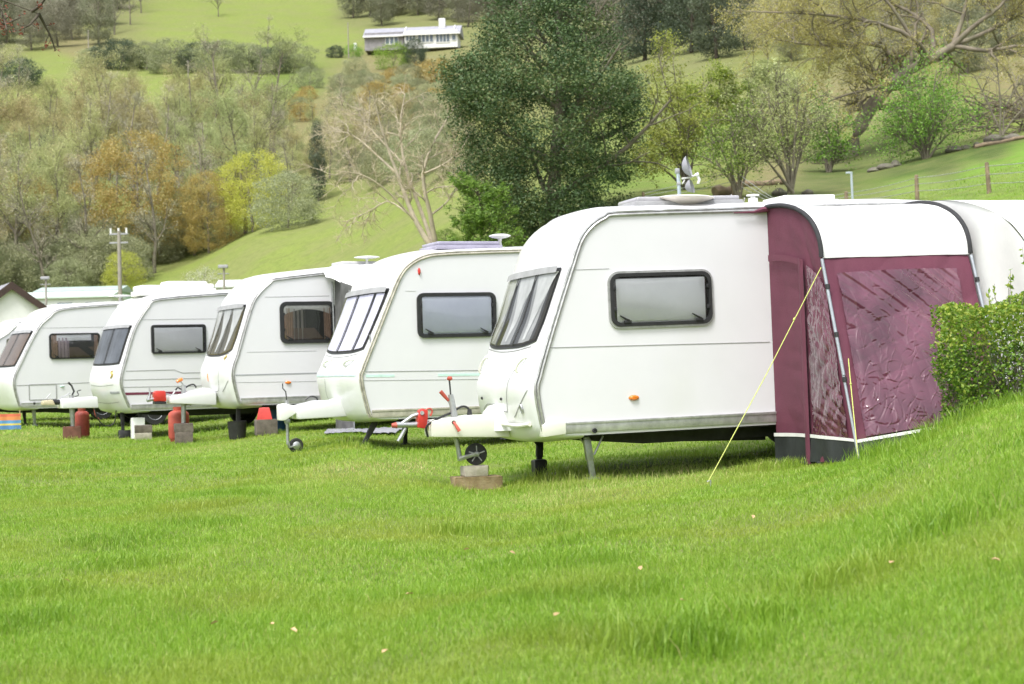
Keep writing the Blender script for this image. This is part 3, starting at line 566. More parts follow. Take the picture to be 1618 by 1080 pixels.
# ---------------------------------------------------------------- third caravan
V3 = Van(378, 632, 31.5, 24, 0, .5, [(378, 632), (369, 590), (378, 555), (398, 486), (410, 464), (428, 447), (446, 441), (582, 427)], A=(.13, .07, .15), wsplit=1.35, L=5.8)
r3 = build_body(V3, 'third white caravan with swagged curtains and grey canopy flap at its door')
side_window(V3, r3, [(441, 477), (529, 475), (529, 541), (443, 543)], .065, 'curtains', r=.12, glass=glassmat('window_acrylic_clear', (.92, .92, .92), .05))
front_window(V3, r3, 2.12, 1.38, .22, 2.02, 1.6, (.36, .7), 'swag', CURTS, taper=.05, back=M('dim_cabin', (.10, .085, .035), .8, .3, 3))
bar(V3, r3, (372, 592.5), (500, 589), .022, STG, 'stripe'); bar(V3, r3, (371, 604), (500, 602), .004, SEAM, 'panel_seam'); bar(V3, r3, (418, 469), (520, 467), .006, SEAM, 'panel_seam'); bar(V3, r3, (390, 556), (500, 554), .004, SEAM, 'panel_seam')
lamp(V3, r3, (455, 604), .10, .05)
t = V3.tw
fstrip(V3, r3, 'window_lip', [(t(1.3), .3), (t(1.25), .8), (t(1.25), 1.4), (t(1.3), 1.95)], .014, SEAM); fstrip(V3, r3, 'locker_seam', [(t(1.22), .5), (t(1.), .55), (t(.75), .66), (t(.68), .9), (t(.72), 1.4), (t(.68), 1.7)], .010, SEAM); fstrip(V3, r3, 'panel_crease', [(t(.86), .12), (t(.76), .3), (t(.68), .5)], .016, SEAM)
bm = bmesh.new(); P = [V3.sh(t(1.27 - .012 * k), .42 - .05 * math.sin(k * .8) - .008 * k, .012) for k in range(9)]; b_tube(bm, P, [.006, .014, .02, .016, .022, .018, .014, .01, .005], 6); fin('emblem', bm, GOLDE, r3)
bm = bmesh.new(); P = [V3.sh(t(w_), 1.28, .01) for w_ in (.98, .92, .86)]; b_tube(bm, P, [.008, .011, .006], 6); fin('emblem', bm, M('orange_mark', (.75, .33, .15), .5, .1, 8), r3)
hinge_poly(V3, r3, ((266, 625), (285, 623), (303, 617), (325, 612), (338, 620), (338, 640), (266, 637)), .9, 1.3, GRP, 'hitch_cover', .03)
hinge_poly(V3, r3, ((242, 620), (246, 617), (260, 617), (262, 634), (242, 634)), 1.0, 1.2, RED, 'hitch_lock', .03); hinge_poly(V3, r3, ((243, 634), (261, 634), (261, 638), (243, 638)), 1.0, 1.2, RUB, 'lock_base', .005)
tube_px(V3, r3, [(235, 632), (237, 622), (236, 612)], [.035, .02, .012], GALV, 'coupling_handle'); tube_px(V3, r3, [(232, 632), (243, 630)], [.035, .03], GALV, 'coupling'); tube_px(V3, r3, [(261, 622), (272, 624), (278, 616)], .014, GALV, 'brake_link')
q = V3.q(290, 610); 
jt = tube_px(V3, r3, [(290, 608), (290, 640), (290, 668)], [.042, .046, .04], GALV, 'jockey_stem', 10); tube_px(V3, jt, [(290, 608), (286, 603), (281, 601)], [.012, .012, .012], GALV, 'crank_rod', 6); tube_px(V3, jt, [(279, 603), (284, 600), (288, 599)], [.03, .035, .03], ORANGE, 'crank_knob', 8)
tube_px(V3, r3, [(277, 617), (281, 612), (288, 615), (298, 609), (306, 607), (310, 612)], .014, RUB, 'cable', 6, 20)
tube_px(V3, r3, [(288, 638), (300, 637), (302, 640)], [.035, .03, .02], GALV, 'clamp_handle'); bar(V3, r3, (310, 632), (330, 632), .03, RUB, 'vent_slot', -.86, 0.) if False else None
leg(V3, r3, (377, 640), (375, 655), .5, .1, DARKM); leg(V3, r3, (430, 640), (428, 658), 1.8, .1, DARKM)
vent(V3, r3, V3.S(560, 428, .9)[0], .9, .7, .6, .06, M('roof_box_grey', (.5, .5, .5), .5, .1, 5), base=.0); q = V3.S(580, 420, .6); mushroom(V3, r3, q[0], .6, .24, .16); tube_px(V3, r3, [(580, 415, .6), (580, 406, .6)], .012, WHITEP, 'whip_aerial', 5)
# its canopy: a separate awning hung at the door
CANV = M('awning_canvas_white', (.76, .76, .75), .8, .04, 4, bump=.2, bscale=12); GREYF = M('awning_canvas_grey', (.11, .11, .11), .85, .3, 5, bump=.4, bscale=14)
aw3 = empty('awning', V3.O, V3.mat); tag(aw3, 'half folded awning with dark grey side wall on the third caravan', 'awning')
q0, q1 = V3.S(508, 437)[0], V3.S(584, 432)[0]
a, b = np.meshgrid(np.linspace(0, 1, 24), np.linspace(0, 1, 14), indexing='ij')
gridobj('roof_flap', np.stack([q0 + (q1 - q0) * a, -.03 - .55 * b * (.4 + .6 * a), V3.wt + .03 - (.10 + .22 * np.sin(a * 3.1) ** 2 * (1 - .4 * a)) * b - .06 * b * b], -1), CANV, aw3)
x0 = V3.S(524, 450)[0]
gridobj('side_wall', np.stack([x0 + .05 * b + .04 * np.sin(a * 9) * b, -.03 - .95 * a, V3.gl(x0, -.5) + .02 + (V3.wt - .12 - .25 * a - V3.gl(x0, -.5)) * b], -1), GREYF, aw3)
bm = bmesh.new(); b_tube(bm, [(x0, -.03, V3.wt - .2), (x0 + .02, -.03, V3.gl(x0, 0))], .02, 6); fin('pole', bm, GALV, aw3); bm = bmesh.new(); b_tube(bm, [(x0, -.98, V3.wt - .4), (x0 + .02, -.98, V3.gl(x0, -.98))], .015, 6); fin('pole', bm, GALV, aw3)
# ---------------------------------------------------------------- fourth, fifth, sixth
V4 = Van(205, 642, 35.5, 29, 0, .5, [(205, 642), (192, 604), (200, 565), (212, 524), (223, 502), (236, 484), (252, 474), (360, 465)], A=(.10, .07, .13), wsplit=1.3, L=5.4)
r4 = build_body(V4, 'fourth white caravan with maroon side stripe and grey window blind')
side_window(V4, r4, [(238, 513), (325, 512), (325, 557), (239, 559)], .035, 'blind', NETG, .06); front_window(V4, r4, 2.05, 1.35, .16, 2.05, .4, (.5,), 'full', M('cabin_dim_blue', (.11, .12, .14), .6, .4, 2), taper=.06, glass=GLASSD)
for p0, p1, h, m in (((199, 586), (275, 584), .014, SEAM), ((275, 584), (288, 589), .014, SEAM), ((288, 589), (330, 588), .014, SEAM), ((195, 600), (330, 597), .012, SEAM), ((195, 611.5), (330, 609), .012, SEAM), ((197, 622), (330, 619), .05, MAR), ((215, 505), (345, 503), .006, SEAM)): bar(V4, r4, p0, p1, h, m, 'stripe')
t = V4.tw
fstrip(V4, r4, 'stripe', [(t(.80), .1), (t(.80), .35), (t(.81), .6)], .05, STG); fstrip(V4, r4, 'locker_seam', [(t(.95), .3), (t(.93), 1.1), (t(.95), 1.9)], .012, SEAM); fstrip(V4, r4, 'locker_seam', [(t(.62), .3), (t(.60), 1.1), (t(.62), 1.9)], .012, SEAM)
bm = bmesh.new(); P = [V4.sh(t(1.2 - .02 * k), .40 + .05 * math.sin(k * 1.1), .012) for k in range(8)]; b_tube(bm, P, [.008, .02, .028, .02, .03, .024, .016, .008], 6); fin('emblem', bm, GOLDE, r4)
hinge_poly(V4, r4, ((94, 630), (120, 628), (150, 626), (152, 644), (94, 645)), .9, 1.3, GRP, 'hitch_cover', .03); hinge_poly(V4, r4, ((66, 633), (82, 631), (86, 640), (66, 640)), 1.0, 1.2, M('coupling_beige', (.55, .48, .33), .6, .15, 6), 'coupling', .03); tube_px(V4, r4, [(84, 635), (95, 635)], [.06, .05], RUB, 'bellows'); tube_px(V4, r4, [(73, 630), (80, 622)], .012, GALV, 'coupling_handle', 5)
jt = tube_px(V4, r4, [(113, 624), (114, 650), (115, 673)], [.05, .055, .04], GALV, 'jockey_stem', 10); tube_px(V4, jt, [(113, 626), (117, 618), (113, 609), (108, 604)], [.014, .02, .018, .022], RUB, 'handbrake_lever', 6); tube_px(V4, r4, [(94, 629), (103, 625), (111, 620)], .012, GALV, 'brake_link', 5); tube_px(V4, r4, [(118, 626), (124, 624), (122, 618), (128, 616)], .01, RUB, 'cable', 5, 10)
tube_px(V4, r4, [(149, 645, .8), (154, 660, .8), (165, 672, .8), (180, 668, .8), (184, 645, .8)], .012, RUB, 'hose', 6, 20); tube_px(V4, r4, [(149, 645, .9), (151, 655, .9), (156, 662, .9)], .014, REDF, 'gas_hose', 6, 8)
leg(V4, r4, (193, 645), (194, 668), .7, .13, DARKM); leg(V4, r4, (218, 645), (228, 658), .3, .08, DARKM)
vent(V4, r4, .85, .8, .8, .6, .12, WHITEP, base=.06); vent(V4, r4, 1.75, .9, .6, .5, .1, WHITEP, base=.05); vent(V4, r4, 1.75, 1.7, .9, .5, .16, WHITEP, base=.1); q = V4.S(190, 472, 1.9)
V5 = Van(31, 639, 40, 29, 0, .5, [(31, 639), (23, 602), (35, 570), (60, 521), (78, 502), (102, 489), (199, 481)], A=(.10, .07, .12), wsplit=1.35, L=5.4)
r5 = build_body(V5, 'fifth white caravan with beige curtains, windbreak at its nose')
side_window(V5, r5, [(77, 527), (158, 525), (158, 566), (78, 567)], .03, 'curtains2', r=.08, glass=GLASS); front_window(V5, r5, 2.08, 1.35, .16, 2.05, .4, (.5,), 'full', BROWN, taper=.04)
for p0, p1, h in (((26, 609), (145, 604), .014), ((66, 518), (175, 516), .006)): bar(V5, r5, p0, p1, h, SEAM, 'stripe')
o = V5.S(45, 607); p = V5.S(90, 631); bm = bmesh.new(); b_ring(bm, rrect(o[0], p[1], p[0], o[1], .03), rrect(o[0] + .02, p[1] + .02, p[0] - .02, o[1] - .02, .02), -.003, -.012, -.005); fin('locker_door', bm, SEAM, r5)
lamp(V5, r5, (98, 610), .09, .03, TURQ); lamp(V5, r5, (54, 637), .06, .06, RUB)
leg(V5, r5, (37, 644), (40, 666), 1.4, .1, DARKM); leg(V5, r5, (53, 644), (55, 670), .4, .1, GALV)
mushroom(V5, r5, V5.S(190, 471, .4)[0], .4, .28, .15)
V6 = Van(-36, 640, 44, 29, 0, .5, [(-36, 640), (-44, 605), (-30, 570), (-6, 540), (12, 527), (26, 515), (44, 508), (130, 500)], A=(.10, .07, .12), wsplit=1.35, L=5.4)
r6 = build_body(V6, 'farthest white caravan at the left edge, mostly hidden behind the fifth')
side_window(V6, r6, [(10, 535), (70, 533), (70, 572), (11, 573)], .03, 'blind', M('blind_sky_reflection', (.5, .6, .72), .7, .1, 2), .06); front_window(V6, r6, 2.0, 1.35, .16, 2.05, 2, (.5,), 'full', M('cabin_blue', (.15, .17, .25), .6, .3, 2))  # sky reflection of the side pane is put into the blind colour

# ================================================================== maroon awning on the first caravan
MARC = M('awning_maroon', (.125, .030, .055), .75, .12, 3, bump=.25, bscale=60)
MUD = M('mud_skirt_black', (.022, .026, .026), .7, .3, 6, bump=.4, bscale=14); PIPE = M('white_piping', (.72, .72, .70), .7, .06, 8)
VIN = bpy.data.materials.new('clear_vinyl'); n, l = nodes(VIN); b = n['Principled BSDF']
tc = n.new('ShaderNodeTexCoord'); nz = n.new('ShaderNodeTexNoise'); nz.inputs['Scale'].default_value = 2.2; nz.inputs['Detail'].default_value = 4; l.new(tc.outputs['Object'], nz.inputs['Vector'])
rp = n.new('ShaderNodeValToRGB'); rp.color_ramp.elements[0].color = (.075, .020, .036, 1); rp.color_ramp.elements[1].color = (.15, .045, .077, 1); rp.color_ramp.elements[0].position = .35; rp.color_ramp.elements[1].position = .65
l.new(nz.outputs['Fac'], rp.inputs[0]); l.new(rp.outputs[0], b.inputs['Base Color']); b.inputs['Roughness'].default_value = .1; b.inputs['Specular IOR Level'].default_value = .4; b.inputs['Coat IOR'].default_value = 1.55; b.inputs['Coat Weight'].default_value = 1; b.inputs['Coat Roughness'].default_value = .03
aw = empty('awning', V1.O, V1.mat); tag(aw, 'maroon porch awning with wrinkled clear windows and white roof on the nearest caravan', 'awning')
U0, U1 = V1.S(1214, 400)[0], V1.S(1214, 400)[0] + 1.61
WT = 2.655; VE, WE = -1.25, 2.05; VF = -1.85
gl0, gl1 = V1.gl(U0, VF), V1.gl(U1, VF)
def arch(a, k=1.): ph = a * math.pi / 2; return VE * k * np.sin(ph) ** .9, WE + (WT - WE) * np.cos(ph) ** .85
def hsh(x): return x - np.floor(x)
def wr(a, b, seed, n=5, amp=.012):
    """creased cloth: sum of ridged waves in random directions"""
    r = np.random.default_rng(seed); o = 0 * a
    for k in range(n):
        th, f, p = r.uniform(0, 3.14), r.uniform(3, 9) * (1 + .6 * k), r.uniform(0, 6); q = (a * math.cos(th) + b * math.sin(th)) * f + p + .8 * np.sin(3 * a + 4 * b + p); o += (1 - np.abs(np.sin(q))) ** 2 / (1 + .45 * k)
    return (o - o.mean()) * amp
def crumple(a, b, amp):
    """isolated short pinched creases of every direction"""
    r = np.random.default_rng(91); o = 0 * a
    for _ in range(600):
        ca, cb, th, ln, wd, kv = r.uniform(0, 1), r.uniform(0, 1) ** 1.3, r.normal(.3, 1.), r.uniform(.012, .055), r.uniform(.003, .0065), r.normal(0, 4); x = (a - ca) * math.cos(th) + (b - cb) * math.sin(th); y = -(a - ca) * math.sin(th) + (b - cb) * math.cos(th) + kv * x * x
        o += r.choice((-1, 1)) * np.exp(-(x / ln) ** 2 - (y / wd) ** 2)
    return o * amp
def endp(a, b, off=0.):                                # left end wall: a 0 at the caravan .. 1 at the pole, b 0 ground .. 1 arch
    av, aw_ = arch(a); bv = VF * a; gb = V1.gl(U0, -.9) + (gl0 - V1.gl(U0, -.9)) * a; q = b + 0 * a
    v = bv + (av - bv) * q; w_ = gb + (aw_ - gb) * q; u = U0 + .03 * np.sin(a * 7) * (1 - q) + .10 * np.sin(q * 3.14) * 0 + off
    return np.stack([u + 0 * v, v - .01, w_], -1)
def MG(n, m, a0, a1, b0, b1): return np.meshgrid(np.linspace(a0, a1, n), np.linspace(b0, b1, m), indexing='ij')
a, b = MG(60, 90, 0, 1, .0, 1); P = endp(a, b); P[..., 0] += wr(a, b * 2, 3, 5, .012) * np.sin(a * 3.14); gridobj('end_wall', P, MARC, aw)
a, b = MG(60, 140, .50, .93, .105, .80); P = endp(a, b, -.016); P[..., 0] += wr(a * 1.4, b * 2.2, 9, 7, .013) + wr(a * 3, b * 3, 19, 5, .006); gridobj('end_window', P, VIN, aw)
a, b = MG(30, 14, 0, 1.0, .0, .10); P = endp(a, b, -.022); P[..., 0] += .02 * np.sin(a * 23) * (1 - b / .1); gridobj('mud_skirt', P, MUD, aw)
a, b = MG(30, 3, 0, 1.0, .098, .112); gridobj('piping', endp(a, b, -.028), PIPE, aw)
a, b = MG(8, 60, .40, .475, -.01, .82); P = endp(a, b, -.034); P[..., 0] -= .015 * np.sin((a - .40) / .075 * 3.14); gridobj('zip_flap', P, MARC, aw)
a, b = MG(16, 4, .03, .46, .79, .815); gridobj('vent_flap', endp(a, b, -.045), MARC, aw)
def frp(a, b, off=0.):                                 # front wall: a along the caravan, b ground .. eave
    u = U0 + (U1 - U0) * a; g = gl0 + (gl1 - gl0) * a; v = VF + (VE - VF) * b; w_ = g + (WE - g) * b; return np.stack([u, v - off, w_ + .02 * np.sin(a * 3.14) * b], -1)
a, b = MG(80, 90, 0, 1, 0, 1); P = frp(a, b); P[..., 1] += wr(a * 1.6, b * 1.8, 5, 4, .007); gridobj('front_wall', P, MARC, aw)
a, b = MG(320, 330, .075, .885, .115, .925); P = frp(a, b, .022)
# long tension creases fanning from the top right corner, then fine crumples low down
q_ = .62 * a + b + .10 * a * a; topw = np.clip((b - .38) * 2.2, 0, 1); fan = (.5 + .5 * np.sin(q_ * 44 + 1.3 * np.sin(a * 4 + b * 3) + .7 * np.sin(b * 9 - a * 5))) ** 1.5 * topw
fan2 = (.5 + .5 * np.sin(q_ * 97 + 2 * np.sin(a * 4 + b * 5))) ** 2 * topw + 1.2 * (.5 + .5 * np.sin(a * 70 + 3 * np.sin(b * 5) + 6 * b)) ** 2 * np.clip(.35 - a, 0, 1) * 2
P[..., 1] -= .015 * fan + .009 * fan2; P[..., 1] += wr(a * .9 + .2 * b, b * 1.3, 15, 4, .016) * (1.15 - .8 * b) + crumple(a, b, .0046) * (1.15 - .75 * b); gridobj('front_window', P, VIN, aw)
a, b = MG(40, 12, 0, 1, -.02, .095); P = frp(a, b, .028); P[..., 1] -= .03 * np.sin(a * 31) * np.clip(.1 - b, 0, 1) * 8; gridobj('mud_skirt', P, MUD, aw)
a, b = MG(40, 3, 0, 1, .093, .108); gridobj('piping', frp(a, b, .034), PIPE, aw)
a, b = MG(60, 50, 0, 1, 0, 1); av, aw_ = arch(b); sag = -.025 * np.sin(a * 3.14) * np.sin(b * 3.14); P = np.stack([U0 + (U1 - U0) * a, av - .012 - sag * -.6, aw_ + .012 + sag], -1); P[..., 2] += wr(a, b, 41, 3, .004); gridobj('roof', P, CANV, aw)
for u in (U0 - .012, U1 + .012):
    bb = np.linspace(0, 1, 30); av, aw_ = arch(bb); bm = bmesh.new(); b_tube(bm, [(u, x - .02, z_ + .02) for x, z_ in zip(av, aw_)], .024, 8); fin('arch_sleeve', bm, RUB if False else M('sleeve_black', (.03, .03, .033), .85, .3, 12), aw, 60)
    g_ = V1.gl(u, VF); bm = bmesh.new(); b_tube(bm, [(u, VF - .05, g_ - .02), (u, VE - .03, WE)], .014, 8); b_tube(bm, [(u, VF + (VE - VF) * .42 - .045, g_ + (WE - g_) * .42), (u, VE - .03, WE)], .017, 8); po = fin('pole', bm, M('pole_grey', (.30, .33, .36), .5, .15, 8, metal=.3), aw, 60)
    for f_ in (.40, .62, .86):
        bm = bmesh.new(); b_tube(bm, [(u, VF + (VE - VF) * f_ - .047, g_ + (WE - g_) * f_ - .02), (u, VF + (VE - VF) * (f_ + .012) - .047, g_ + (WE - g_) * (f_ + .012))], .024, 8); fin('clip', bm, RUB, po)
bm = bmesh.new(); q = [V1.q(x, y, -.05) for x, y in ((1160, 336), (1190, 335), (1205, 331), (1222, 330), (1222, 338), (1200, 339))]; b_tube(bm, [q[0], q[1], q[2], q[3]], [.006, .012, .03, .03], 6); fin('corner_tab', bm, MARC, aw)
bm = bmesh.new()
for k in range(5): b_box(bm, (U0 + .05 + .02 * k, -.15 - .3 * k, V1.gl(U0, -.3 * k) + .03), (.26, .22, .03), .01, Matrix.Rotation(k * 1.3, 4, 'Z'))
fin('ground_flap', bm, MUD, aw)
# guy ropes
ROPE = M('guy_rope_yellow', (.50, .54, .14), .7, .1, 30)
def guy(p, gpx, D, label):
    a = V1.wld(p); g_ = at(*gpx, D); g_[2] = gz(g_[0], g_[1]); o = empty('guy_rope', g_); tag(o, label, 'rope', None)
    A = Vector(a - g_); bm = bmesh.new(); b_tube(bm, [(0, 0, .03), A * .5 - Vector((0, 0, .012)), A], .0045, 6); b_tube(bm, [A * .745, A * .755], .011, 6); fin('rope', bm, ROPE, o, 60)
    bm = bmesh.new(); b_tube(bm, [(.0, .0, .05), (.03, -.01, .06), (.03, -.01, -.1)], .007, 6); fin('peg', bm, GALV, o)
guy((U0 - .02, VE - .02, WE - .08), (1117, 748), 16.2, 'yellow guy rope slanting across the caravan side from the awning corner')
guy((U0 + .06, VF + (VE - VF) * .5 - .06, gl0 + (WE - gl0) * .5), (1356, 716), 16.3, 'short yellow guy rope looped at the foot of the front awning pole')
# second awning beyond the first: deep white roof, maroon front behind the hedge
aw2 = empty('awning', V1.O, V1.mat); tag(aw2, 'second awning with deep white canvas side behind the hedge at the right edge', 'awning')
X0, X1 = U1 + .10, U1 + 2.6
a, b = MG(60, 60, 0, 1, 0, 1); ph = b * math.pi / 2; P = np.stack([X0 + (X1 - X0) * a, -2.3 * np.sin(ph) ** .95, WT + .03 - (1.05) * (1 - np.cos(ph) ** .8)], -1); P[..., 2] -= .03 * np.sin(a * 3.14) * np.sin(b * 3.14); P[..., 2] += wr(a * .8, b, 52, 4, .006); gridobj('roof', P, CANV, aw2)
gg = V1.gl(X0, -2.4)
a, b = MG(40, 40, 0, 1, 0, 1); ph = (1 - b) * 0 + math.pi / 2 * a; top = WT + .03 - 1.05 * (1 - np.cos(ph) ** .8); v = -2.3 * np.sin(ph) ** .95; P = np.stack([X0 + .0 * a + .02 * np.sin(a * 9 + b * 5), v, gg + (top - gg) * b], -1); gridobj('end_wall', P, CANV, aw2)
a, b = MG(60, 30, 0, 1, 0, 1); P = np.stack([X0 + (X1 - X0) * a, -2.32 - .35 * (1 - b) + .02 * np.sin(a * 14), gg + (WT - 1.02 - gg) * b], -1); gridobj('front_wall', P, CANV, aw2)
a, b = MG(50, 30, .14, .97, .25, .93); e = .09 * np.clip(1 - (a - .14) / .14, 0, 1) ** 2; P = np.stack([X0 + (X1 - X0) * a, -2.36 - .35 * (1 - b) + wr(a, b, 61, 4, .008), gg + (WT - 1.02 - gg) * (b - e)], -1); gridobj('front_window', P, VIN, aw2)

# ================================================================== things on the ground
def block(name, px0, px1, pyb, D, h, depth, mat, label, c, bev=.012, z0=0., rot=.28, parent=None, taper=0):
    A, B = at(px0, pyb, D), at(px1, pyb, D); ctr = (A + B) / 2; wd = abs(B[0] - A[0]); z = gz(ctr[0], ctr[1]) + z0
    bm = bmesh.new(); b_box(bm, (0, 0, h / 2), (wd, depth, h), bev, seg=2)
    r = random.Random(int(px0 * 7 + pyb)); 
    for v in bm.verts: v.co += Vector((r.uniform(-1, 1), r.uniform(-1, 1), r.uniform(-1, 1))) * bev * .35
    o = fin(name, bm, mat, None, 30); o.location = (ctr[0], ctr[1], z - .005); o.rotation_euler.z = rot; tag(o, label, c); return o
def stack(px0, px1, pyb, D, lst, name, c):
    z = 0
    for h, inset, mat, lb in lst: block(name, px0 + inset, px1 - inset, pyb, D, h, .22, mat, lb, c, .012, z); z += h - .003
q = V1.wld(V1.q(752, 735)); D1 = proj(q)[2]
zt = V1.wld(np.array(V1.q(752, 717)) - np.array([0, 0, .118]))[2]; P = at(752, 772, D1); g0 = gz(P[0], P[1]); hh = zt - g0
block('concrete_block', 714, 791, 772, D1, hh * .58, .24, BRICK, 'large mossy brown concrete block under the nearest jockey wheel, lower of two', 'block')
block('concrete_block', 731, 770, 772, D1, hh * .42, .2, CONC, 'small pale concrete block directly beneath the nearest jockey wheel', 'block', z0=hh * .58)
block('wooden_board', 862, 902, 742, 19.6, .03, .22, M('board_pale', (.42, .38, .31), .9, .2, 8, stain=((.25, .2, .15), 6, .5, .5)), 'flat pale board lying beside the far steady leg of the nearest caravan', 'board', rot=.1, bev=.006)
block('leg_support', 842, 862, 742, 19.7, .2, .16, RUB, 'black plastic support block under the far steady leg', 'block', bev=.02)
# third caravan's nose: block stack, gas cylinder
def zat(V, px, py, v=1.1): return V.wld(V.q(px, py, v))
q = zat(V3, 290, 668); g0 = gz(q[0], q[1]); D3 = proj(q)[2]; hh = max(q[2] - g0, .2)
stack(276, 305, 690, D3, [(hh * .58, 1, CONCD, 'lower grey concrete block beneath the third caravan jockey stem'), (hh * .42, 0, CONCD, 'upper dark concrete block carrying the third caravan jockey stem')], 'concrete_block', 'block')
def cylinder(px, pyb, D, r, h, mat, label, name='gas_cylinder'):
    P = at(px, pyb, D); P[2] = gz(P[0], P[1]); bm = bmesh.new(); b_lathe(bm, [(r * .82, 0), (r * .85, .05), (r * .97, .06), (r, .1), (r, h * .8), (r * .93, h * .89), (r * .7, h * .95), (r * .35, h * .985), (r * .3, h)], (0, 0, 0), 'Z', 28); o = fin(name, bm, mat, None, 40, P); tag(o, label, 'gas cylinder')
    bm = bmesh.new(); b_lathe(bm, [(r * .5, h * .95), (r * .52, h * 1.08), (r * .45, h * 1.08), (r * .44, h * .95)], (0, 0, 0), 'Z', 20); fin('collar', bm, mat, o)
    bm = bmesh.new(); b_tube(bm, [(0, 0, h * .97), (0, 0, h * 1.07)], r * .16, 10); fin('valve', bm, GALV, o); return o
cylinder(283, 688, 32.6, .19, .58, REDF, 'red gas cylinder behind the block stack at the third caravan nose')
cylinder(130, 684, 36.6, .15, .58, M('dull_red', (.30, .05, .035), .6, .3, 5, stain=((.2, .08, .05), 6, .5, .6)), 'dull red gas cylinder behind the fourth caravan hitch')
P = at(375, 684, 31.6); P[2] = gz(P[0], P[1]); bm = bmesh.new(); b_lathe(bm, [(.14, 0), (.155, .1), (.17, .3), (.175, .32), (.16, .32), (.15, .05)], (0, 0, 0), 'Z', 20); o = fin('bucket', bm, RUB, None, 40, P); tag(o, 'black bucket standing under the third caravan nose', 'bucket')
q = block('stone_block', 404, 437, 686, 31.4, .28, .3, CONCD, 'dark stone block with a red cap under the third caravan', 'block')
P = np.array(q.location); bm = bmesh.new(); b_lathe(bm, [(.19, 0), (.185, .03), (.13, .2), (.12, .215), (.02, .22)], (0, 0, 0), 'Z', 4, Matrix.Rotation(.9, 3, 'Z')); o = fin('red_cap', bm, RED, None, 25, (P[0] - .02, P[1], P[2] + .27)); tag(o, 'red tapered plastic cap on the dark stone block', 'cap')
P = at(438, 640, 33.4); bm = bmesh.new(); b_lathe(bm, [(.14, 0), (.15, .03), (.15, .42), (.1, .47), (.05, .49)], (0, 0, 0), 'Z', 18); o = fin('water_container', bm, M('blue_plastic', (.04, .14, .32), .5, .15, 6), None, 40, (P[0], P[1], gz(P[0], P[1]))); tag(o, 'blue plastic water container behind the red cap', 'container')
# fourth caravan
q = zat(V4, 115, 673); D4 = proj(q)[2]; g0 = gz(q[0], q[1]); block('wooden_block', 100, 128, 690, D4, max(q[2] - g0, .12), .3, M('block_redbrown', (.16, .07, .05), .9, .3, 8, bump=.5), 'dark red brown block under the fourth caravan jockey stem', 'block', bev=.02)
block('concrete_block', 213, 239, 680, 35, .16, .2, CONC, 'pale concrete block under the fourth caravan leg, lower of two', 'block'); block('concrete_block', 213, 240, 680, 35, .15, .2, CONCD, 'brown concrete block on top of the pale one under the fourth caravan', 'block', z0=.157)
block('plastic_box', 207, 229, 678, 35.8, .42, .25, WHITEP, 'white plastic box behind the block stack under the fourth caravan', 'box', bev=.03)
block('leg_support', 187, 206, 676, 36.2, .16, .25, RUB, 'black foot support below the fourth caravan front', 'block', bev=.03)
# windbreak
P0_, P1_ = at(-14, 664, 39.2), at(27, 664, 39.0); cols_ = [(.06, .22, .5), (.75, .6, .08), (.08, .3, .6), (.75, .25, .05), (.7, .12, .04)]; o = empty('windbreak', ((P0_ + P1_) / 2)); o.location.z = gz(o.location.x, o.location.y); tag(o, 'low striped orange, blue and yellow windbreak below the fifth caravan', 'windbreak')
for k, (c_, a0, a1) in enumerate(zip(cols_, (0, .09, .13, .2, .28), (.09, .13, .2, .28, .34))):
    u_ = np.linspace(-.36, .36, 24); P = np.array([[(x, .02 * math.sin(x * 22), z_) for z_ in (a0 + .02, a1 + .02)] for x in u_]); gridobj('stripe_band', P, M('windbreak_%d' % k, tuple(q * .75 + .04 for q in c_), .8, .1, 8), o)
for x in (-.34, .34): bm = bmesh.new(); b_tube(bm, [(x, .03, -.05), (x, .03, .44)], .013, 6); fin('stake', bm, M('stake_wood', (.45, .33, .2), .8, .2, 9), o)
# tarpaulin below the second caravan, blue groundsheet behind the first
def sheet(name, pts, mat, label, c, amp=.05, seed=1):
    Q = [at(*p) for p in pts]; a, b = MG(40, 24, 0, 1, 0, 1); X = (Q[0][None, None] * ((1 - a) * (1 - b))[..., None] + Q[1] * (a * (1 - b))[..., None] + Q[2] * (a * b)[..., None] + Q[3] * ((1 - a) * b)[..., None])
    X[..., 2] = ground(X[..., 0].ravel(), X[..., 1].ravel()).reshape(a.shape) + .04 + np.abs(wr(a * 2, b * 2, seed, 5, amp)); o = gridobj(name, X, mat); tag(o, label, c)
sheet('groundsheet', ((512, 681, 30), (625, 681, 29), (640, 672, 31.5), (520, 671, 32)), M('tarp_grey', (.27, .27, .30), .5, .15, 4, bump=.5, bscale=6), 'crumpled silver grey groundsheet lying under the second caravan', 'tarpaulin', .025, 4)
sheet('groundsheet', ((790, 697, 26.5), (915, 696, 26.8), (930, 690, 30), (800, 691, 29.5)), M('tarp_blue', (.22, .29, .36), .5, .2, 4, bump=.4, bscale=6), 'blue grey groundsheet lying behind the nose of the nearest caravan', 'tarpaulin', .012, 6)

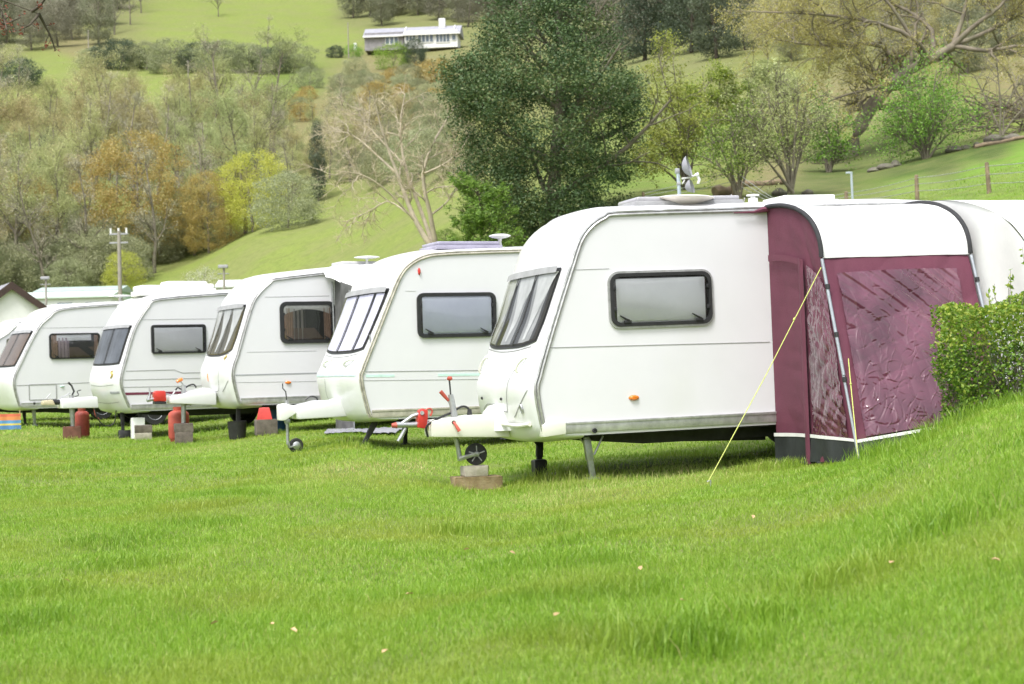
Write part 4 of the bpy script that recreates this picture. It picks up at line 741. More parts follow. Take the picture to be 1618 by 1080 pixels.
# ================================================================== mast, fences, poles, buildings
WOODP = M('post_wood', (.22, .17, .11), .95, .3, 6, bump=.5, bscale=20); POLEW = M('pole_pale', (.30, .275, .235), .9, .15, 3); WIRE = M('fence_wire', (.45, .46, .44), .5, .2, 9, metal=.5)
base = gp0 = at(1083, 345, 27); base[2] = gz(base[0], base[1]); mast = empty('aerial_mast', base); tag(mast, 'pale mast carrying two grey satellite dishes behind the nearest caravan', 'aerial')
def mp_(px, py, dz=0): return Vector(at(px, py, 27 + dz) - base)
DISH = M('dish_grey', (.33, .33, .36), .5, .1, 4)
bm = bmesh.new(); b_tube(bm, [(mp_(1075, 330).x, 0, -.05), mp_(1073.5, 306), mp_(1071, 268)], .028, 8); fin('pole', bm, M('mast_blue_grey', (.45, .52, .58), .5, .1, 4, metal=.3), mast)
def dish(px, py, r, tiltx, nm):
    bm = bmesh.new(); mt = Matrix.Rotation(R_(tiltx), 3, 'Z') @ Matrix.Rotation(R_(-15), 3, 'Y'); b_lathe(bm, [(.02, .0), (r * .5, .02), (r * .85, .07), (r, .105), (r * .97, .11), (r * .8, .075), (r * .45, .03), (.02, .012)], mp_(px, py), 'X', 28, mt); return fin(nm, bm, DISH, mast)
dish(1078, 266, .165, -14, 'dish'); dish(1083, 297, .11, -20, 'dish')
bm = bmesh.new(); b_tube(bm, [mp_(1077, 282), mp_(1090, 280), mp_(1100, 276)], .014, 6); b_tube(bm, [mp_(1099, 277), mp_(1104, 275)], [.03, .035], 8); b_tube(bm, [mp_(1102, 277), mp_(1105, 284), mp_(1103, 290)], .022, 8); b_tube(bm, [mp_(1078, 290), mp_(1082, 284)], .01, 6); fin('receiver_arm', bm, WHITEP, mast)
bm = bmesh.new(); b_box(bm, mp_(1070, 270), (.07, .06, .08), .01); b_box(bm, mp_(1072.5, 290), (.06, .06, .05), .01); fin('bracket', bm, GALV, mast)
fe = empty('fence', gp(1200, 318, 66)); tag(fe, 'wire fence on leaning wooden posts crossing the slope behind the awning', 'fence'); fo = np.array(fe.location)
posts = [((1019, 324), (1016, 304), 66), ((1158, 312), (1156, 262), 67), ((1229, 326), (1229, 316), 62), ((1338, 330), (1337, 303), 60), ((1450, 326), (1448, 277), 57), ((1565, 324), (1559, 257), 53), ((1690, 318), (1686, 240), 49)]
tops = []
for (a, b_, D) in posts:
    A, B = at(*a, D), at(*b_, D); A[2] = min(gz(A[0], A[1]), A[2]) - .1; rr = .07 if D < 66 else .06; bm = bmesh.new(); b_tube(bm, [A - fo, (A + B) / 2 - fo, B - fo, B - fo + np.array([0, 0, .02])], [rr, rr, rr * .9, rr * .6], 8); fin('post', bm, WOODP, fe); tops.append((A - fo, B - fo))
for f_ in (.55, .75, .93):
    bm = bmesh.new(); pts_ = []
    for (A, B), (A2, B2) in zip(tops, tops[1:]):
        for t_ in (0, .33, .66): p = (A + (B - A) * f_) * (1 - t_) + (A2 + (B2 - A2) * f_) * t_; p[2] -= .05 * math.sin(t_ * 3.14); pts_.append(p)
    b_tube(bm, pts_, .012, 4); fin('wire', bm, WIRE, fe, 60)
A, B = gp(1348, 322, 58), at(1345, 271, 58); bm = bmesh.new(); b_tube(bm, [A - [0, 0, .3] - A, B - A], .04, 8); b_box(bm, B - A + np.array([-.08, 0, -.03]), (.2, .05, .06), .01); o = fin('metal_pole', bm, M('pole_blue_grey', (.42, .48, .52), .5, .1, 4, metal=.3), None, 40, A); tag(o, 'thin pale blue grey metal pole standing among the fence posts', 'pole')
def upole(px, pyb, pyt, D, label, arms=False, r=.11):
    A = gp(px, pyb, D) if D else hit(px, pyb, 100); D = proj(A)[2]; h = at(px, pyt, D)[2] - A[2]; bm = bmesh.new(); b_tube(bm, [(0, 0, -.5), (0, 0, h * .5), (.02, 0, h)], [r, r * .9, r * .75], 8); o = fin('utility_pole', bm, POLEW, None, 60, A); tag(o, label, 'utility pole')
    if arms and r < .1:
        bm = bmesh.new(); b_box(bm, (0, -.03, h + .03), (.34, .16, .12), .03); fin('lamp_head', bm, GREYP, o); bm = bmesh.new(); b_tube(bm, [(-.2, 0, h - .22), (.2, 0, h - .22)], .02, 6); fin('crossarm', bm, GREYP, o)
    elif arms:
        for dz in (.15, .55): bm = bmesh.new(); b_box(bm, (0, 0, h - dz), (.85, .08, .08), .01); fin('crossarm', bm, GREYP, o)
        for x in (-.36, 0, .36): bm = bmesh.new(); b_tube(bm, [(x, 0, h - .12), (x, 0, h + .12)], .05, 6); fin('insulator', bm, WHITEP, o)
    return o
upole(140, 80, 47, None, 'pale wooden pole at the edge of the upper left wood'); upole(298, 145, 95, None, 'pale pole standing in front of the upper hedgerow'); upole(551, 92, 35, None, 'pale pole left of the hillside bungalow'); upole(190, 470, 364, 82, 'wooden pole with two crossarms among the trees behind the caravans', True)
upole(354, 468, 422, 62, 'short pale pole with box on top behind the third caravan', True, .05); upole(73, 495, 440, 70, 'thin pale lamp pole behind the white gabled building', True, .05)
# bungalow on the hill
hb_ = hit(648, 84, 250); Dh = proj(hb_)[2]; k = Dh / FPX; ho = empty('bungalow', hb_, Matrix.Rotation(R_(-4), 4, 'Z')); tag(ho, 'long low slate roofed bungalow with white windows high on the hillside', 'house')
WALL = M('wall_white', (.72, .72, .70), .9, .06, 2); WALLD = M('wall_grey_stone', (.25, .24, .24), .9, .2, 1.5); SLATE = M('slate_roof', (.30, .30, .34), .7, .15, 1.2, bump=.3, bscale=6); HGL = M('house_glass', (.10, .13, .16), .15, .3, 1)
def X(px): return (px - 648) * k
def Zh(py): return (87 - py) * k
bm = bmesh.new(); b_box(bm, (X(607), 3, Zh(66)), (62 * k, 6, 28 * k)); fin('wall', bm, WALLD, ho); bm = bmesh.new(); b_box(bm, (X(682), 2.6, Zh(66)), (84 * k, 6, 28 * k)); fin('wall', bm, WALL, ho)
for a0, a1, ye in ((574, 641, -.5), (638, 729, -.9)):
    bm = bmesh.new(); zE, zR = Zh(57.5), Zh(41); P = [(ye, zE), (3, zR), (6.6, zE), (6.6, zE - .2), (ye, zE - .2)]; A = [bm.verts.new((X(a0), y, z)) for y, z in P]; B = [bm.verts.new((X(a1), y, z)) for y, z in P]; bm.faces.new(A); bm.faces.new(B[::-1])
    for i in range(5): j = (i + 1) % 5; bm.faces.new((A[i], B[i], B[j], A[j]))
    rf = fin('roof', bm, SLATE, ho)
    bm = bmesh.new(); b_box(bm, (X((a0 + a1) / 2), ye - .05, zE - .15), ((a1 - a0) * k, .1, .3)); fin('fascia', bm, WALL, rf)
    if a0 > 600:
        bm = bmesh.new(); b_box(bm, (X(698), 2.5, Zh(38)), (10 * k, 1, 16 * k), .03); fin('chimney', bm, WALL, rf)
        for xx in (640, 718): bm = bmesh.new(); b_tube(bm, [(X(xx), ye - .02, zE + .05), (X(xx), 3, zR + .08)], .12, 4); fin('verge', bm, WALL, rf)
def hwin(a0, a1, p0, p1, y, n):
    bm = bmesh.new(); b_box(bm, (X((a0 + a1) / 2), y, Zh((p0 + p1) / 2)), ((a1 - a0) * k, .16, (p1 - p0) * k), .02); f_ = fin('window', bm, WALL, ho)
    for i in range(n):
        xa = a0 + (a1 - a0) * (i + .12) / n; xb = a0 + (a1 - a0) * (i + .88) / n; bm = bmesh.new(); b_box(bm, (X((xa + xb) / 2), y - .09, Zh((p0 + p1) / 2)), ((xb - xa) * k, .04, (p1 - p0) * k * .78)); fin('pane', bm, HGL, f_)
hwin(609, 630, 59, 72, -.02, 3); hwin(642, 658, 59, 68, -.44, 3); hwin(661, 686, 57, 72, -.44, 4); hwin(690, 712, 57, 73, -.44, 4); hwin(715, 722, 60, 70, -.44, 1)
bm = bmesh.new(); b_box(bm, (X(560), 1, Zh(72)), (4 * k, 1, 12 * k), .05); o = fin('gate_pillar', bm, WALL, ho)
# white gabled building at the left edge
gb = gp(20, 560, 62); kg = 62 / FPX; ang_b = R_(24); go = empty('gabled_building', gb, Matrix.Rotation(ang_b, 4, 'Z')); tag(go, 'white gabled building with dark brown barge boards at the left edge', 'building')
zap = at(16, 450, 62)[2] - gb[2]; zea = at(70, 493, 62)[2] - gb[2]; hw = 1.32; hw = (70 - 16) * kg / math.cos(ang_b)
WALLG = M('render_white', (.74, .74, .73), .9, .05, 2); BRW = M('barge_brown', (.05, .028, .022), .7, .2, 5)
bm = bmesh.new(); b_prism(bm, [(-hw * .96, 0), (hw * .96, 0), (hw * .96, zea), (0, zap - .12), (-hw * .96, zea)], 0, 7); fin('wall', bm, WALLG, go)
bm = bmesh.new(); sl_ = (zap - zea) / hw
for s_ in (-1, 1):
    A = [(0, -.15, zap), (s_ * (hw + .12), -.15, zea - .12 * sl_), (s_ * (hw + .12), 7.2, zea - .12 * sl_), (0, 7.2, zap)]; lo = [bm.verts.new((x, y, z)) for x, y, z in A]; hi = [bm.verts.new((x, y, z + .1)) for x, y, z in A]; bm.faces.new(lo); bm.faces.new(hi)
    for i in range(4): j = (i + 1) % 4; bm.faces.new((lo[i], lo[j], hi[j], hi[i]))
fin('roof', bm, M('roof_grey', (.26, .26, .28), .8, .15, 3, bump=.3, bscale=10), go)
for s_ in (-1, 1):
    bm = bmesh.new(); A = [(0, zap + .12), (s_ * (hw + .16), zea - .16 * sl_ + .12), (s_ * (hw + .16), zea - .16 * sl_ - .14), (0, zap - .16)]; b_prism(bm, A, -.20, -.155); fin('barge_board', bm, BRW, go)
# static caravans behind
def lodge(px0, px1, pyt, pye, D, rot, label, rm, wm):
    c_ = gp((px0 + px1) / 2, 500, D); kk = D / FPX; wd = (px1 - px0) * kk; o = empty('static_caravan', c_, Matrix.Rotation(R_(rot), 4, 'Z')); tag(o, label, 'static caravan')
    zt_ = at((px0 + px1) / 2, pyt, D)[2] - c_[2]; ze = at((px0 + px1) / 2, pye, D)[2] - c_[2]
    bm = bmesh.new(); b_box(bm, (0, 1.8, ze / 2), (wd, 3.6, ze), .03); fin('wall', bm, wm, o)
    bm = bmesh.new(); P = [(-.18, ze), (1.8, zt_), (3.8, ze), (3.8, ze - .08), (-.18, ze - .08)]; A = [bm.verts.new((-wd / 2 - .1, y, z)) for y, z in P]; B = [bm.verts.new((wd / 2 + .1, y, z)) for y, z in P]; bm.faces.new(A); bm.faces.new(B[::-1])
    for i in range(5): j = (i + 1) % 5; bm.faces.new((A[i], B[i], B[j], A[j]))
    fin('roof', bm, rm, o)
    for i in range(3):
        bm = bmesh.new(); b_box(bm, (-wd * .3 + wd * .3 * i, -.01, ze - .65), (wd * .16, .06, .7), .01); fin('window', bm, HGL, o)
    return o
RMG = M('roof_pale_green', (.56, .66, .60), .6, .06, 2); RMW = M('roof_off_white', (.66, .70, .68), .6, .06, 2); RMD = M('roof_sage', (.36, .45, .41), .7, .1, 2); WMW = M('cladding_cream', (.72, .74, .72), .7, .05, 2); WMG = M('cladding_green', (.42, .58, .50), .7, .06, 2)
lodge(30, 176, 457.5, 468, 84, 3, 'pale green roofed static caravan behind the white gabled building', RMG, WMW); lodge(58, 190, 450, 459, 96, 2, 'sage roofed static caravan, farthest behind the left caravans', RMD, WMG); lodge(68, 160, 476, 483, 66, -4, 'off white static caravan just above the fifth caravan roof', RMW, WMW); lodge(245, 330, 452, 459, 92, 3, 'green tinted static caravan behind the blossoming bush', RMD, WMG); lodge(345, 470, 438, 450, 88, 4, 'white static caravan above the third caravan roof', RMW, WMW)
lodge(395, 470, 434, 442, 76, -6, 'grey roofed static caravan beside the third caravan roof', RMD, WMW)
# logs, stones and brush on the bank
LOG = M('log_wood', (.22, .165, .11), .95, .3, 5, bump=.6, bscale=12); STONE = M('field_stone', (.15, .135, .11), .95, .3, 3, bump=.6, bscale=8, stain=((.12, .15, .06), 3, .5, .6))
def log(pa, pb, D, r, label, name='log', m=LOG):
    A, B = gp(*pa, D), gp(*pb, D + .6); A[2] += r * .8; B[2] += r * .8; bm = bmesh.new(); d_ = B - A; pts_ = [d_ * t_ + np.array([0, 0, r * .25 * math.sin(t_ * 9)]) for t_ in np.linspace(0, 1, 7)]; b_tube(bm, pts_, [r, r * 1.08, r, r * .95, r * 1.02, r * .9, r * .8], 10); o = fin(name, bm, m, None, 40, A); tag(o, label, 'log')
log((1130, 312), (1165, 300), 67, .2, 'short thick orange tinted log beside the slim forked tree'); log((1165, 300), (1240, 280), 72, .13, 'long fallen brown trunk behind the multi stemmed thorn tree'); log((1540, 222), (1618, 205), 75, .09, 'thin fallen branch on the bank at the right edge')
r = np.random.default_rng(77)
for i, (x, y, s_) in enumerate(((1398, 258, .3), (1415, 252, .25), (1508, 246, .3), (1526, 243, .22), (1568, 236, .42), (1596, 232, .38), (1380, 262, .22), (1232, 305, .3), (1275, 297, .25), (1545, 240, .2))):
    P = gp(x, y, 76 if x > 1300 else 67); bm = bmesh.new(); bmesh.ops.create_icosphere(bm, subdivisions=3, radius=s_)
    ph = r.uniform(0, 6, 3)
    for v in bm.verts: p = v.co / s_; v.co *= 1 + .16 * math.sin(p.x * 3 + ph[0]) + .12 * math.sin(p.y * 4 + ph[1]) + .1 * math.sin(p.z * 5 + ph[2]); v.co.z *= .65
    o = fin('field_stone', bm, STONE, None, 50, P + [0, 0, s_ * .2]); tag(o, 'weathered field stone on the shaded bank below the oak' if x > 1300 else 'weathered field stone at the foot of the thorn tree', 'stone', 'stones on the bank' if x > 1300 else 'stones under the thorn tree')

# tangle of dead branches on the bank
BP_ = gp(1590, 200, 80); RB_ = np.random.default_rng(88); N = 90
def _brush():
    r = RB_
    S0 = np.stack([r.normal(0, 1.6, N), r.normal(0, .5, N), r.uniform(.1, 1.6, N) * 1.0], 1); dr = np.stack([r.normal(0, 1, N), r.normal(0, .5, N), r.normal(.05, .3, N)], 1); L0 = branch(S0, dr, r.uniform(1, 2.6, N), r.uniform(.015, .05, N), 6, .2, -.03, .3, r); L1 = branch(*sprout(*L0, 5, .2, 1, 45, 15, .45, .5, .01, r), 4, .25, -.02, .4, r)
    o = npmesh('brush_pile', *(lambda V, F: (V, [F]))(*cat([tubes(*L0, 5), tubes(*L1, 3)])), M('brush_dead', (.15, .12, .09), .95, .35, 2), smooth=True, loc=BP_); tag(o, 'dark tangle of dead branches heaped on the bank at the right edge', 'brush pile')
LATE = [_brush]

# ================================================================== vegetation
def unit(v): return v / np.maximum(np.linalg.norm(v, axis=-1, keepdims=True), 1e-9)
def branch(B, Dr, L, R0, k=5, wig=.25, up=.05, taper=.35, r=rng):
    """N branches as k-point polylines that wander and bend upwards (up<0 droops)"""
    N = len(B); P = np.empty((N, k, 3)); P[:, 0] = B; d = unit(np.array(Dr, float)); st = (np.array(L) / (k - 1))[:, None]
    for i in range(1, k):
        d = unit(d + r.normal(0, wig, (N, 3)) + np.array([0, 0, up])); P[:, i] = P[:, i - 1] + d * st
    return P, np.array(R0)[:, None] * np.linspace(1, taper, k)[None]
def sprout(P, Rr, m, t0=.3, t1=1., ang=50, asd=12, lr=.5, rr=.6, minr=.004, r=rng):
    """m children on every polyline, pointing away from it"""
    N, k = P.shape[:2]; t = r.uniform(t0, t1, (N, m)); s = t * (k - 1); i = np.minimum(s.astype(int), k - 2); fr = (s - i)[..., None]
    n = np.arange(N)[:, None]; A, B = P[n, i], P[n, i + 1]; pos = A + (B - A) * fr; tg = unit(B - A)
    pr = unit(np.cross(tg, r.normal(size=tg.shape))); a = np.radians(r.normal(ang, asd, (N, m)))[..., None]
    dr = tg * np.cos(a) + pr * np.sin(a); plen = np.linalg.norm(np.diff(P, axis=1), axis=-1).sum(1)[:, None]
    L = plen * lr * (1.25 - .6 * t) * r.uniform(.6, 1.25, (N, m)); ra = np.maximum((Rr[n, i] + (Rr[n, i + 1] - Rr[n, i]) * fr[..., 0]) * rr, minr)
    return pos.reshape(-1, 3), dr.reshape(-1, 3), L.ravel(), ra.ravel()
def tubes(P, Rr, sides=4):
    N, k = P.shape[:2]; tg = np.empty_like(P); tg[:, 1:-1] = P[:, 2:] - P[:, :-2]; tg[:, 0] = P[:, 1] - P[:, 0]; tg[:, -1] = P[:, -1] - P[:, -2]; tg = unit(tg)
    ref = np.where(np.abs(tg[..., 2:3]) > .9, np.array([1., 0, 0]), np.array([0, 0, 1.])); a = unit(np.cross(tg, ref)); b = np.cross(tg, a)
    th = np.linspace(0, 2 * math.pi, sides, endpoint=False)
    V = P[:, :, None] + Rr[:, :, None, None] * (a[:, :, None] * np.cos(th)[:, None] + b[:, :, None] * np.sin(th)[:, None])
    idx = np.arange(N * k * sides).reshape(N, k, sides); q = np.roll(idx, -1, 2)
    F = np.stack([idx[:, :-1], q[:, :-1], q[:, 1:], idx[:, 1:]], -1).reshape(-1, 4)
    return V.reshape(-1, 3), F
def cat(parts):
    V, F, o = [], [], 0
    for v, f in parts: V.append(v); F.append(f + o); o += len(v)
    return np.concatenate(V), np.concatenate(F)
def leaves(C, size, asp=.55, flat=.0, r=rng):
    """one pointed leaf (rhombus bent along its rib) per centre"""
    N = len(C); s = size * r.uniform(.6, 1.3, (N, 1)); a = unit(r.normal(size=(N, 3)) * np.array([1, 1, 1 - flat])); nrm = r.normal(size=(N, 3)); b = unit(np.cross(a, nrm)); c = np.cross(a, b)
    V = np.stack([C - a * s * .5, C + b * s * asp * .5 + c * s * .08, C + a * s * .5, C - b * s * asp * .5 + c * s * .08], 1)
    return V.reshape(-1, 3), np.arange(4 * N).reshape(N, 4)
def along(P, n, spread, r=rng):
    P = P[0] if isinstance(P, tuple) else P; N, k = P.shape[:2]; i = r.integers(0, N, n); s = r.uniform(.15, 1, n) * (k - 1); j = np.minimum(s.astype(int), k - 2); f = (s - j)[:, None]
    return P[i, j] * (1 - f) + P[i, j + 1] * f + r.normal(0, spread, (n, 3))
def lumpy(p, sc, ph=0.):
    x, y, z = (p * sc).T; return (np.sin(x * 1.7 + 1.3 * np.sin(y * 1.1 + ph)) + np.sin(y * 1.9 + 1.2 * np.sin(z * 1.3 + ph)) + np.sin(z * 2.1 + 1.1 * np.sin(x * .9 - ph))) / 3
def crown(prof, H, nclump, per, cr, leaf, gap=-.9, inner=.45, lump=.28, lsc=.9, seed=1, asp=.6, flat=.3, centre=None):
    """foliage through a volume: prof = [(height fraction, radius)], clumps of leaves with gaps between"""
    r = np.random.default_rng(seed); hp = np.array(prof); out = []
    while sum(map(len, out)) < nclump:
        n = nclump * 2; h = r.uniform(hp[0, 0], hp[-1, 0], n); rad = np.interp(h, hp[:, 0], hp[:, 1]); keep = r.uniform(0, hp[:, 1].max(), n) < rad; h, rad = h[keep], rad[keep]
        ph = r.uniform(0, 2 * math.pi, len(h)); q = (inner + (1 - inner) * np.sqrt(r.uniform(0, 1, len(h)))) * rad
        c = np.stack([q * np.cos(ph), q * np.sin(ph), h * H], 1); k = lumpy(c, lsc, seed); c[:, :2] *= (1 + lump * k)[:, None]; c[:, 2] += lump * k * .3 * rad
        if centre: c[:, 0] += np.interp(h, *zip(*[(a, b) for a, b, _ in centre])); c[:, 1] += np.interp(h, *zip(*[(a, d) for a, _, d in centre]))
        out.append(c[lumpy(c, lsc * 1.7, seed + 3) > gap])
    C = np.concatenate(out)[:nclump]; ct = r.uniform(0, 1, nclump)
    L = np.repeat(C, per, 0) + r.normal(0, cr, (nclump * per, 3)) * np.array([1, 1, .6])
    V, F = leaves(L, leaf, asp, flat, r); t = np.clip(.62 * np.repeat(ct, per) + .38 * r.uniform(0, 1, nclump * per), 0, 1)
    return V, F, np.repeat(t, 4), C
def plant(name, loc, parts, label, cat_, group=None, rot=0., sc=1.):
    """a plant: Empty at its foot parenting (part name, mesh)"""
    o = empty(name, loc); o.rotation_euler.z = rot; o.scale = (sc, sc, sc) if not hasattr(sc, '__len__') else sc; tag(o, label, cat_, group)
    for nm, me in parts:
        c = bpy.data.objects.new(nm, me); COL.objects.link(c); c.parent = o
    return o
def tm(name, P, mat, tint=None): return npmesh(name, P[0], [P[1]], mat, tint=tint, ret_mesh=True, smooth=tint is None)

BARK = M('bark_grey', (.17, .15, .11), .9, .35, 2, bump=.6, bscale=9)
BARKP = M('bark_pale', (.45, .39, .29), .9, .25, 2, bump=.4, bscale=9)
BARKD = M('bark_dark', (.085, .07, .05), .95, .35, 2, bump=.6, bscale=9)
BARKO = M('bark_oak', (.21, .18, .135), .95, .4, 1.5, bump=.8, bscale=7, stain=((.12, .14, .06), 1.2, .5, .6))
TWIG = leafmat('twig_grey', [(.28, .27, .19), (.40, .38, .27), (.46, .42, .30)], .1, .15)
TWIGP = leafmat('twig_pale', [(.40, .33, .21), (.56, .48, .32)], .05, .1)
BUD_G = leafmat('bud_green', [(.29, .315, .14), (.40, .43, .185), (.48, .51, .23)], .35, .18)
BUD_O = leafmat('bud_tan', [(.35, .31, .15), (.46, .41, .20), (.52, .48, .24)], .35, .12)
L_HOLLY = leafmat('leaf_holly', [(.038, .070, .028), (.072, .128, .046), (.12, .185, .065), (.25, .23, .10)], .12, .0)
L_SPRING = leafmat('leaf_spring', [(.14, .22, .03), (.24, .36, .05), (.38, .46, .08)], .4, .15)
L_YEL = leafmat('leaf_yellow', [(.36, .42, .065), (.49, .53, .10), (.56, .57, .14)], .4, .1)
L_GREEN = leafmat('leaf_green', [(.11, .20, .03), (.19, .33, .045), (.29, .43, .07)], .35, .15)
L_GOLD = leafmat('leaf_gold', [(.30, .21, .07), (.41, .305, .09), (.46, .37, .12), (.32, .30, .11)], .35, .04)
L_GREY = leafmat('leaf_greygreen', [(.22, .24, .13), (.33, .36, .19), (.43, .45, .27)], .3, .15)
L_DARK = leafmat('leaf_dark', [(.05, .07, .045), (.09, .12, .07), (.14, .17, .10)], .15, .2)
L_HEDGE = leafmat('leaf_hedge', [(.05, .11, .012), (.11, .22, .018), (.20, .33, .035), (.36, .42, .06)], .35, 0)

# ---------------------------------------------------------------- hillside trees
def bare_tree(H, seed, leafn=2600, leafs=.16, spread=.35, slim=1., nl=13, bud=BUD_G, twig=TWIG, bark=BARK, twn=9):
    r = np.random.default_rng(seed); z3 = np.zeros((1, 3))
    T = branch(z3, np.array([[.05, .03, 1]]), [H * .92], [H * .017], 9, .07, .06, .25, r)
    b1 = sprout(*T, nl, .22, .97, 42, 9, .42 * slim, .5, .03, r); L1 = branch(*b1, 6, .16, .11, .3, r)
    b2 = sprout(*L1, 7, .2, 1, 40, 12, .48, .55, .014, r); L2 = branch(*b2, 5, .2, .06, .35, r)
    b3 = sprout(*L2, twn, .15, 1, 38, 14, .55, .5, .011, r); L3 = branch(*b3, 4, .22, .04, .5, r)
    tr = tm('trunk', cat([tubes(*T, 7), tubes(*L1, 5), tubes(*L2, 4)]), bark)
    tw = tubes(*L3, 3); C = along(L3, leafn, spread, r); lv = leaves(C, leafs, .6, .2, r)
    ti = np.concatenate([r.uniform(0, .5, len(tw[0])), np.repeat(r.uniform(.3, 1, leafn), 4)])
    return [('trunk', tr), ('crown', tm('crown', cat([tw, lv]), bud if leafn else twig, ti))]
bt = [bare_tree(12.5, 40 + i, 7000, .125, .3, .8, 14) for i in range(3)] + [bare_tree(10, 50 + i, 8000, .14, .4, 1.15, 12, bud=BUD_O) for i in range(2)] + [bare_tree(13, 60 + i, 1500, .14, .3, .72, 13, bud=TWIG) for i in range(2)]
def leafy(H, W, seed, mat, n=260, per=16, leaf=.28, low=.22, bark=BARK, gap=-.55, cr=.32):
    r = np.random.default_rng(seed); T = branch(np.zeros((1, 3)), np.array([[.05, .02, 1]]), [H * .8], [H * .02], 8, .08, .05, .25, r)
    L1 = branch(*sprout(*T, 12, .2, .95, 52, 10, .45, .5, .03, r), 5, .15, .1, .3, r); L2 = branch(*sprout(*L1, 5, .3, 1, 40, 12, .5, .5, .015, r), 4, .2, .05, .4, r)
    c = crown([(low, W * .5), (low + .12, W * .85), (.55, W), (.78, W * .72), (.93, W * .36), (1, W * .08)], H, n, per, cr, leaf, gap, .4, .3, 5 / H, seed)
    return [('trunk', tm('trunk', cat([tubes(*T, 7), tubes(*L1, 5), tubes(*L2, 4)]), bark)), ('crown', tm('crown', c[:2], mat, c[2]))]
gold = leafy(10, 5.2, 71, L_GOLD, 760, 44, .15, .04, gap=-.35); yel = leafy(8.5, 3.7, 72, L_YEL, 460, 40, .15, .05); ever = leafy(9, 1.6, 73, L_DARK, 260, 36, .2, .05)
bush = [leafy(5, 3.6, 80 + i, L_GREY, 330, 40, .15, -.03, gap=-.7) for i in range(3)]; dbush = [leafy(5, 3.4, 90 + i, L_DARK, 330, 36, .18, -.05, gap=-.8) for i in range(2)]
gbush = [leafy(4, 3, 95 + i, L_GREEN, 260, 36, .14, -.05, gap=-.8) for i in range(2)]; rust = leafy(4, 3.4, 97, L_GOLD, 280, 16, .24, -.05); blossom = leafy(5, 3.4, 98, leafmat('leaf_blossom', [(.30, .34, .18), (.45, .47, .33), (.62, .62, .54)], .3, .1), 260, 12, .22, .05)
wood = [leafy(13, 3.8, 85 + i, leafmat('leaf_wood%d' % i, c, .25, .15), 380, 36, .24, .08, gap=-.45, cr=.55) for i, c in enumerate(([(.19, .18, .13), (.27, .26, .19), (.34, .32, .24)], [(.17, .18, .11), (.25, .26, .16), (.31, .31, .2)]))]
pine = leafy(15, 3.6, 88, L_DARK, 420, 36, .26, .03, bark=BARKD, gap=-.7, cr=.5)

def scatter(poly_fn, n, mind, seed, tries=4000):
    r = np.random.default_rng(seed); out = []
    for _ in range(tries):
        x, y = poly_fn(r)
        if all(((x - a) ** 2 + (2.2 * (y - b)) ** 2) > mind ** 2 for a, b in out): out.append((x, y))
        if len(out) >= n: break
    return out, r
def foot(r):
    x = r.uniform(-50, 330); return x, r.uniform(np.interp(x, [-50, 200, 330], [395, 385, 372]), np.interp(x, [-50, 150, 250, 330], [478, 468, 420, 392]))
pts, r = scatter(foot, 42, 21, 19)
for x, y in pts:
    k = r.integers(1, 4); plant('scrub_bush', hit(x, y, 60), [rust, bush[0], bush[1], bush[2]][k], 'tan scrub bush among the trunks at the foot of the wood' if k == 0 else 'hazy grey green scrub bush among the trunks at the foot of the wood', 'bush', 'tan scrub at the wood foot' if k == 0 else 'grey scrub at the wood foot', r.uniform(0, 6), r.uniform(.45, .85))
# the wooded slope at left: individuals
def slope(r):
    x = r.uniform(-60, 640); y0 = np.interp(x, [-60, 400, 460, 640], [228, 232, 258, 215]); y1 = np.interp(x, [-60, 150, 250, 330, 470, 520, 640], [470, 470, 445, 392, 345, 300, 262]); return x, y0 + (y1 - y0) * r.uniform(0, 1) ** .9
pts, r = scatter(slope, 125, 25, 3, 9000)
GSL = 'slender trees of the wooded slope'
for i, (x, y) in enumerate(pts):
    if (abs(x - 215) < 92 and 325 < y < 425) or (abs(x - 400) < 45 and 330 < y < 365): continue
    k = r.choice(7, p=[.17, .17, .17, .10, .09, .15, .15]); P = hit(x, y, 60); D = P[1]; hgt = bt[k] ; s = r.uniform(.8, 1.12) * (1 if D > 190 else .8) * (.62 if x > 450 else 1)
    lb = ['slender hazy green budding tree in the wooded slope above the caravans', 'rounder tan budding tree in the wooded slope above the caravans', 'tall thin grey leafless tree in the wooded slope above the caravans'][0 if k < 3 else 1 if k < 5 else 2]
    plant('slope_tree', P, bt[k], lb, 'tree', GSL if k < 3 else 'tan budding trees of the wooded slope' if k < 5 else 'grey leafless trees of the wooded slope', r.uniform(0, 6.3), s)
def one(px, py, parts, hpx, Hm, name, label, c='tree', dmin=40, rot=0, wide=1.):
    P = hit(px, py, dmin); s = hpx / (FPX / P[1]) / Hm; return plant(name, P, parts, label, c, None, rot, (s * wide, s * wide, s))
one(215, 412, gold, 208, 10, 'golden_tree', 'broad golden brown tree in new leaf at the foot of the wooded slope', wide=.92)
one(50, 425, gold, 160, 10, 'golden_tree', 'smaller orange tinted tree near the left edge beside the broad golden one', rot=2, wide=.62)
one(330, 400, gold, 130, 10, 'golden_tree', 'low tan tree between the broad golden tree and the lime one', rot=4, wide=.8)
one(400, 366, yel, 134, 8.5, 'lime_tree', 'bright lime yellow tree in new leaf on the wooded slope')
one(196, 470, yel, 78, 8.5, 'sapling', 'small yellow green sapling rising behind the white caravan roofs', rot=2, wide=1.0)
one(503, 318, ever, 130, 9, 'ivy_tree', 'narrow dark ivy clad tree near the pale bare tree', wide=.55)
one(75, 300, ever, 90, 9, 'evergreen_tree', 'small dark evergreen among the slender trees at left', rot=1)
one(322, 470, blossom, 48, 5, 'blossom_bush', 'pale white blossoming bush behind the caravan roofs', 'bush')
one(455, 360, bush[0], 90, 5, 'scrub_bush', 'grey green scrub bush at the field edge below the lime tree', 'bush', wide=.9)
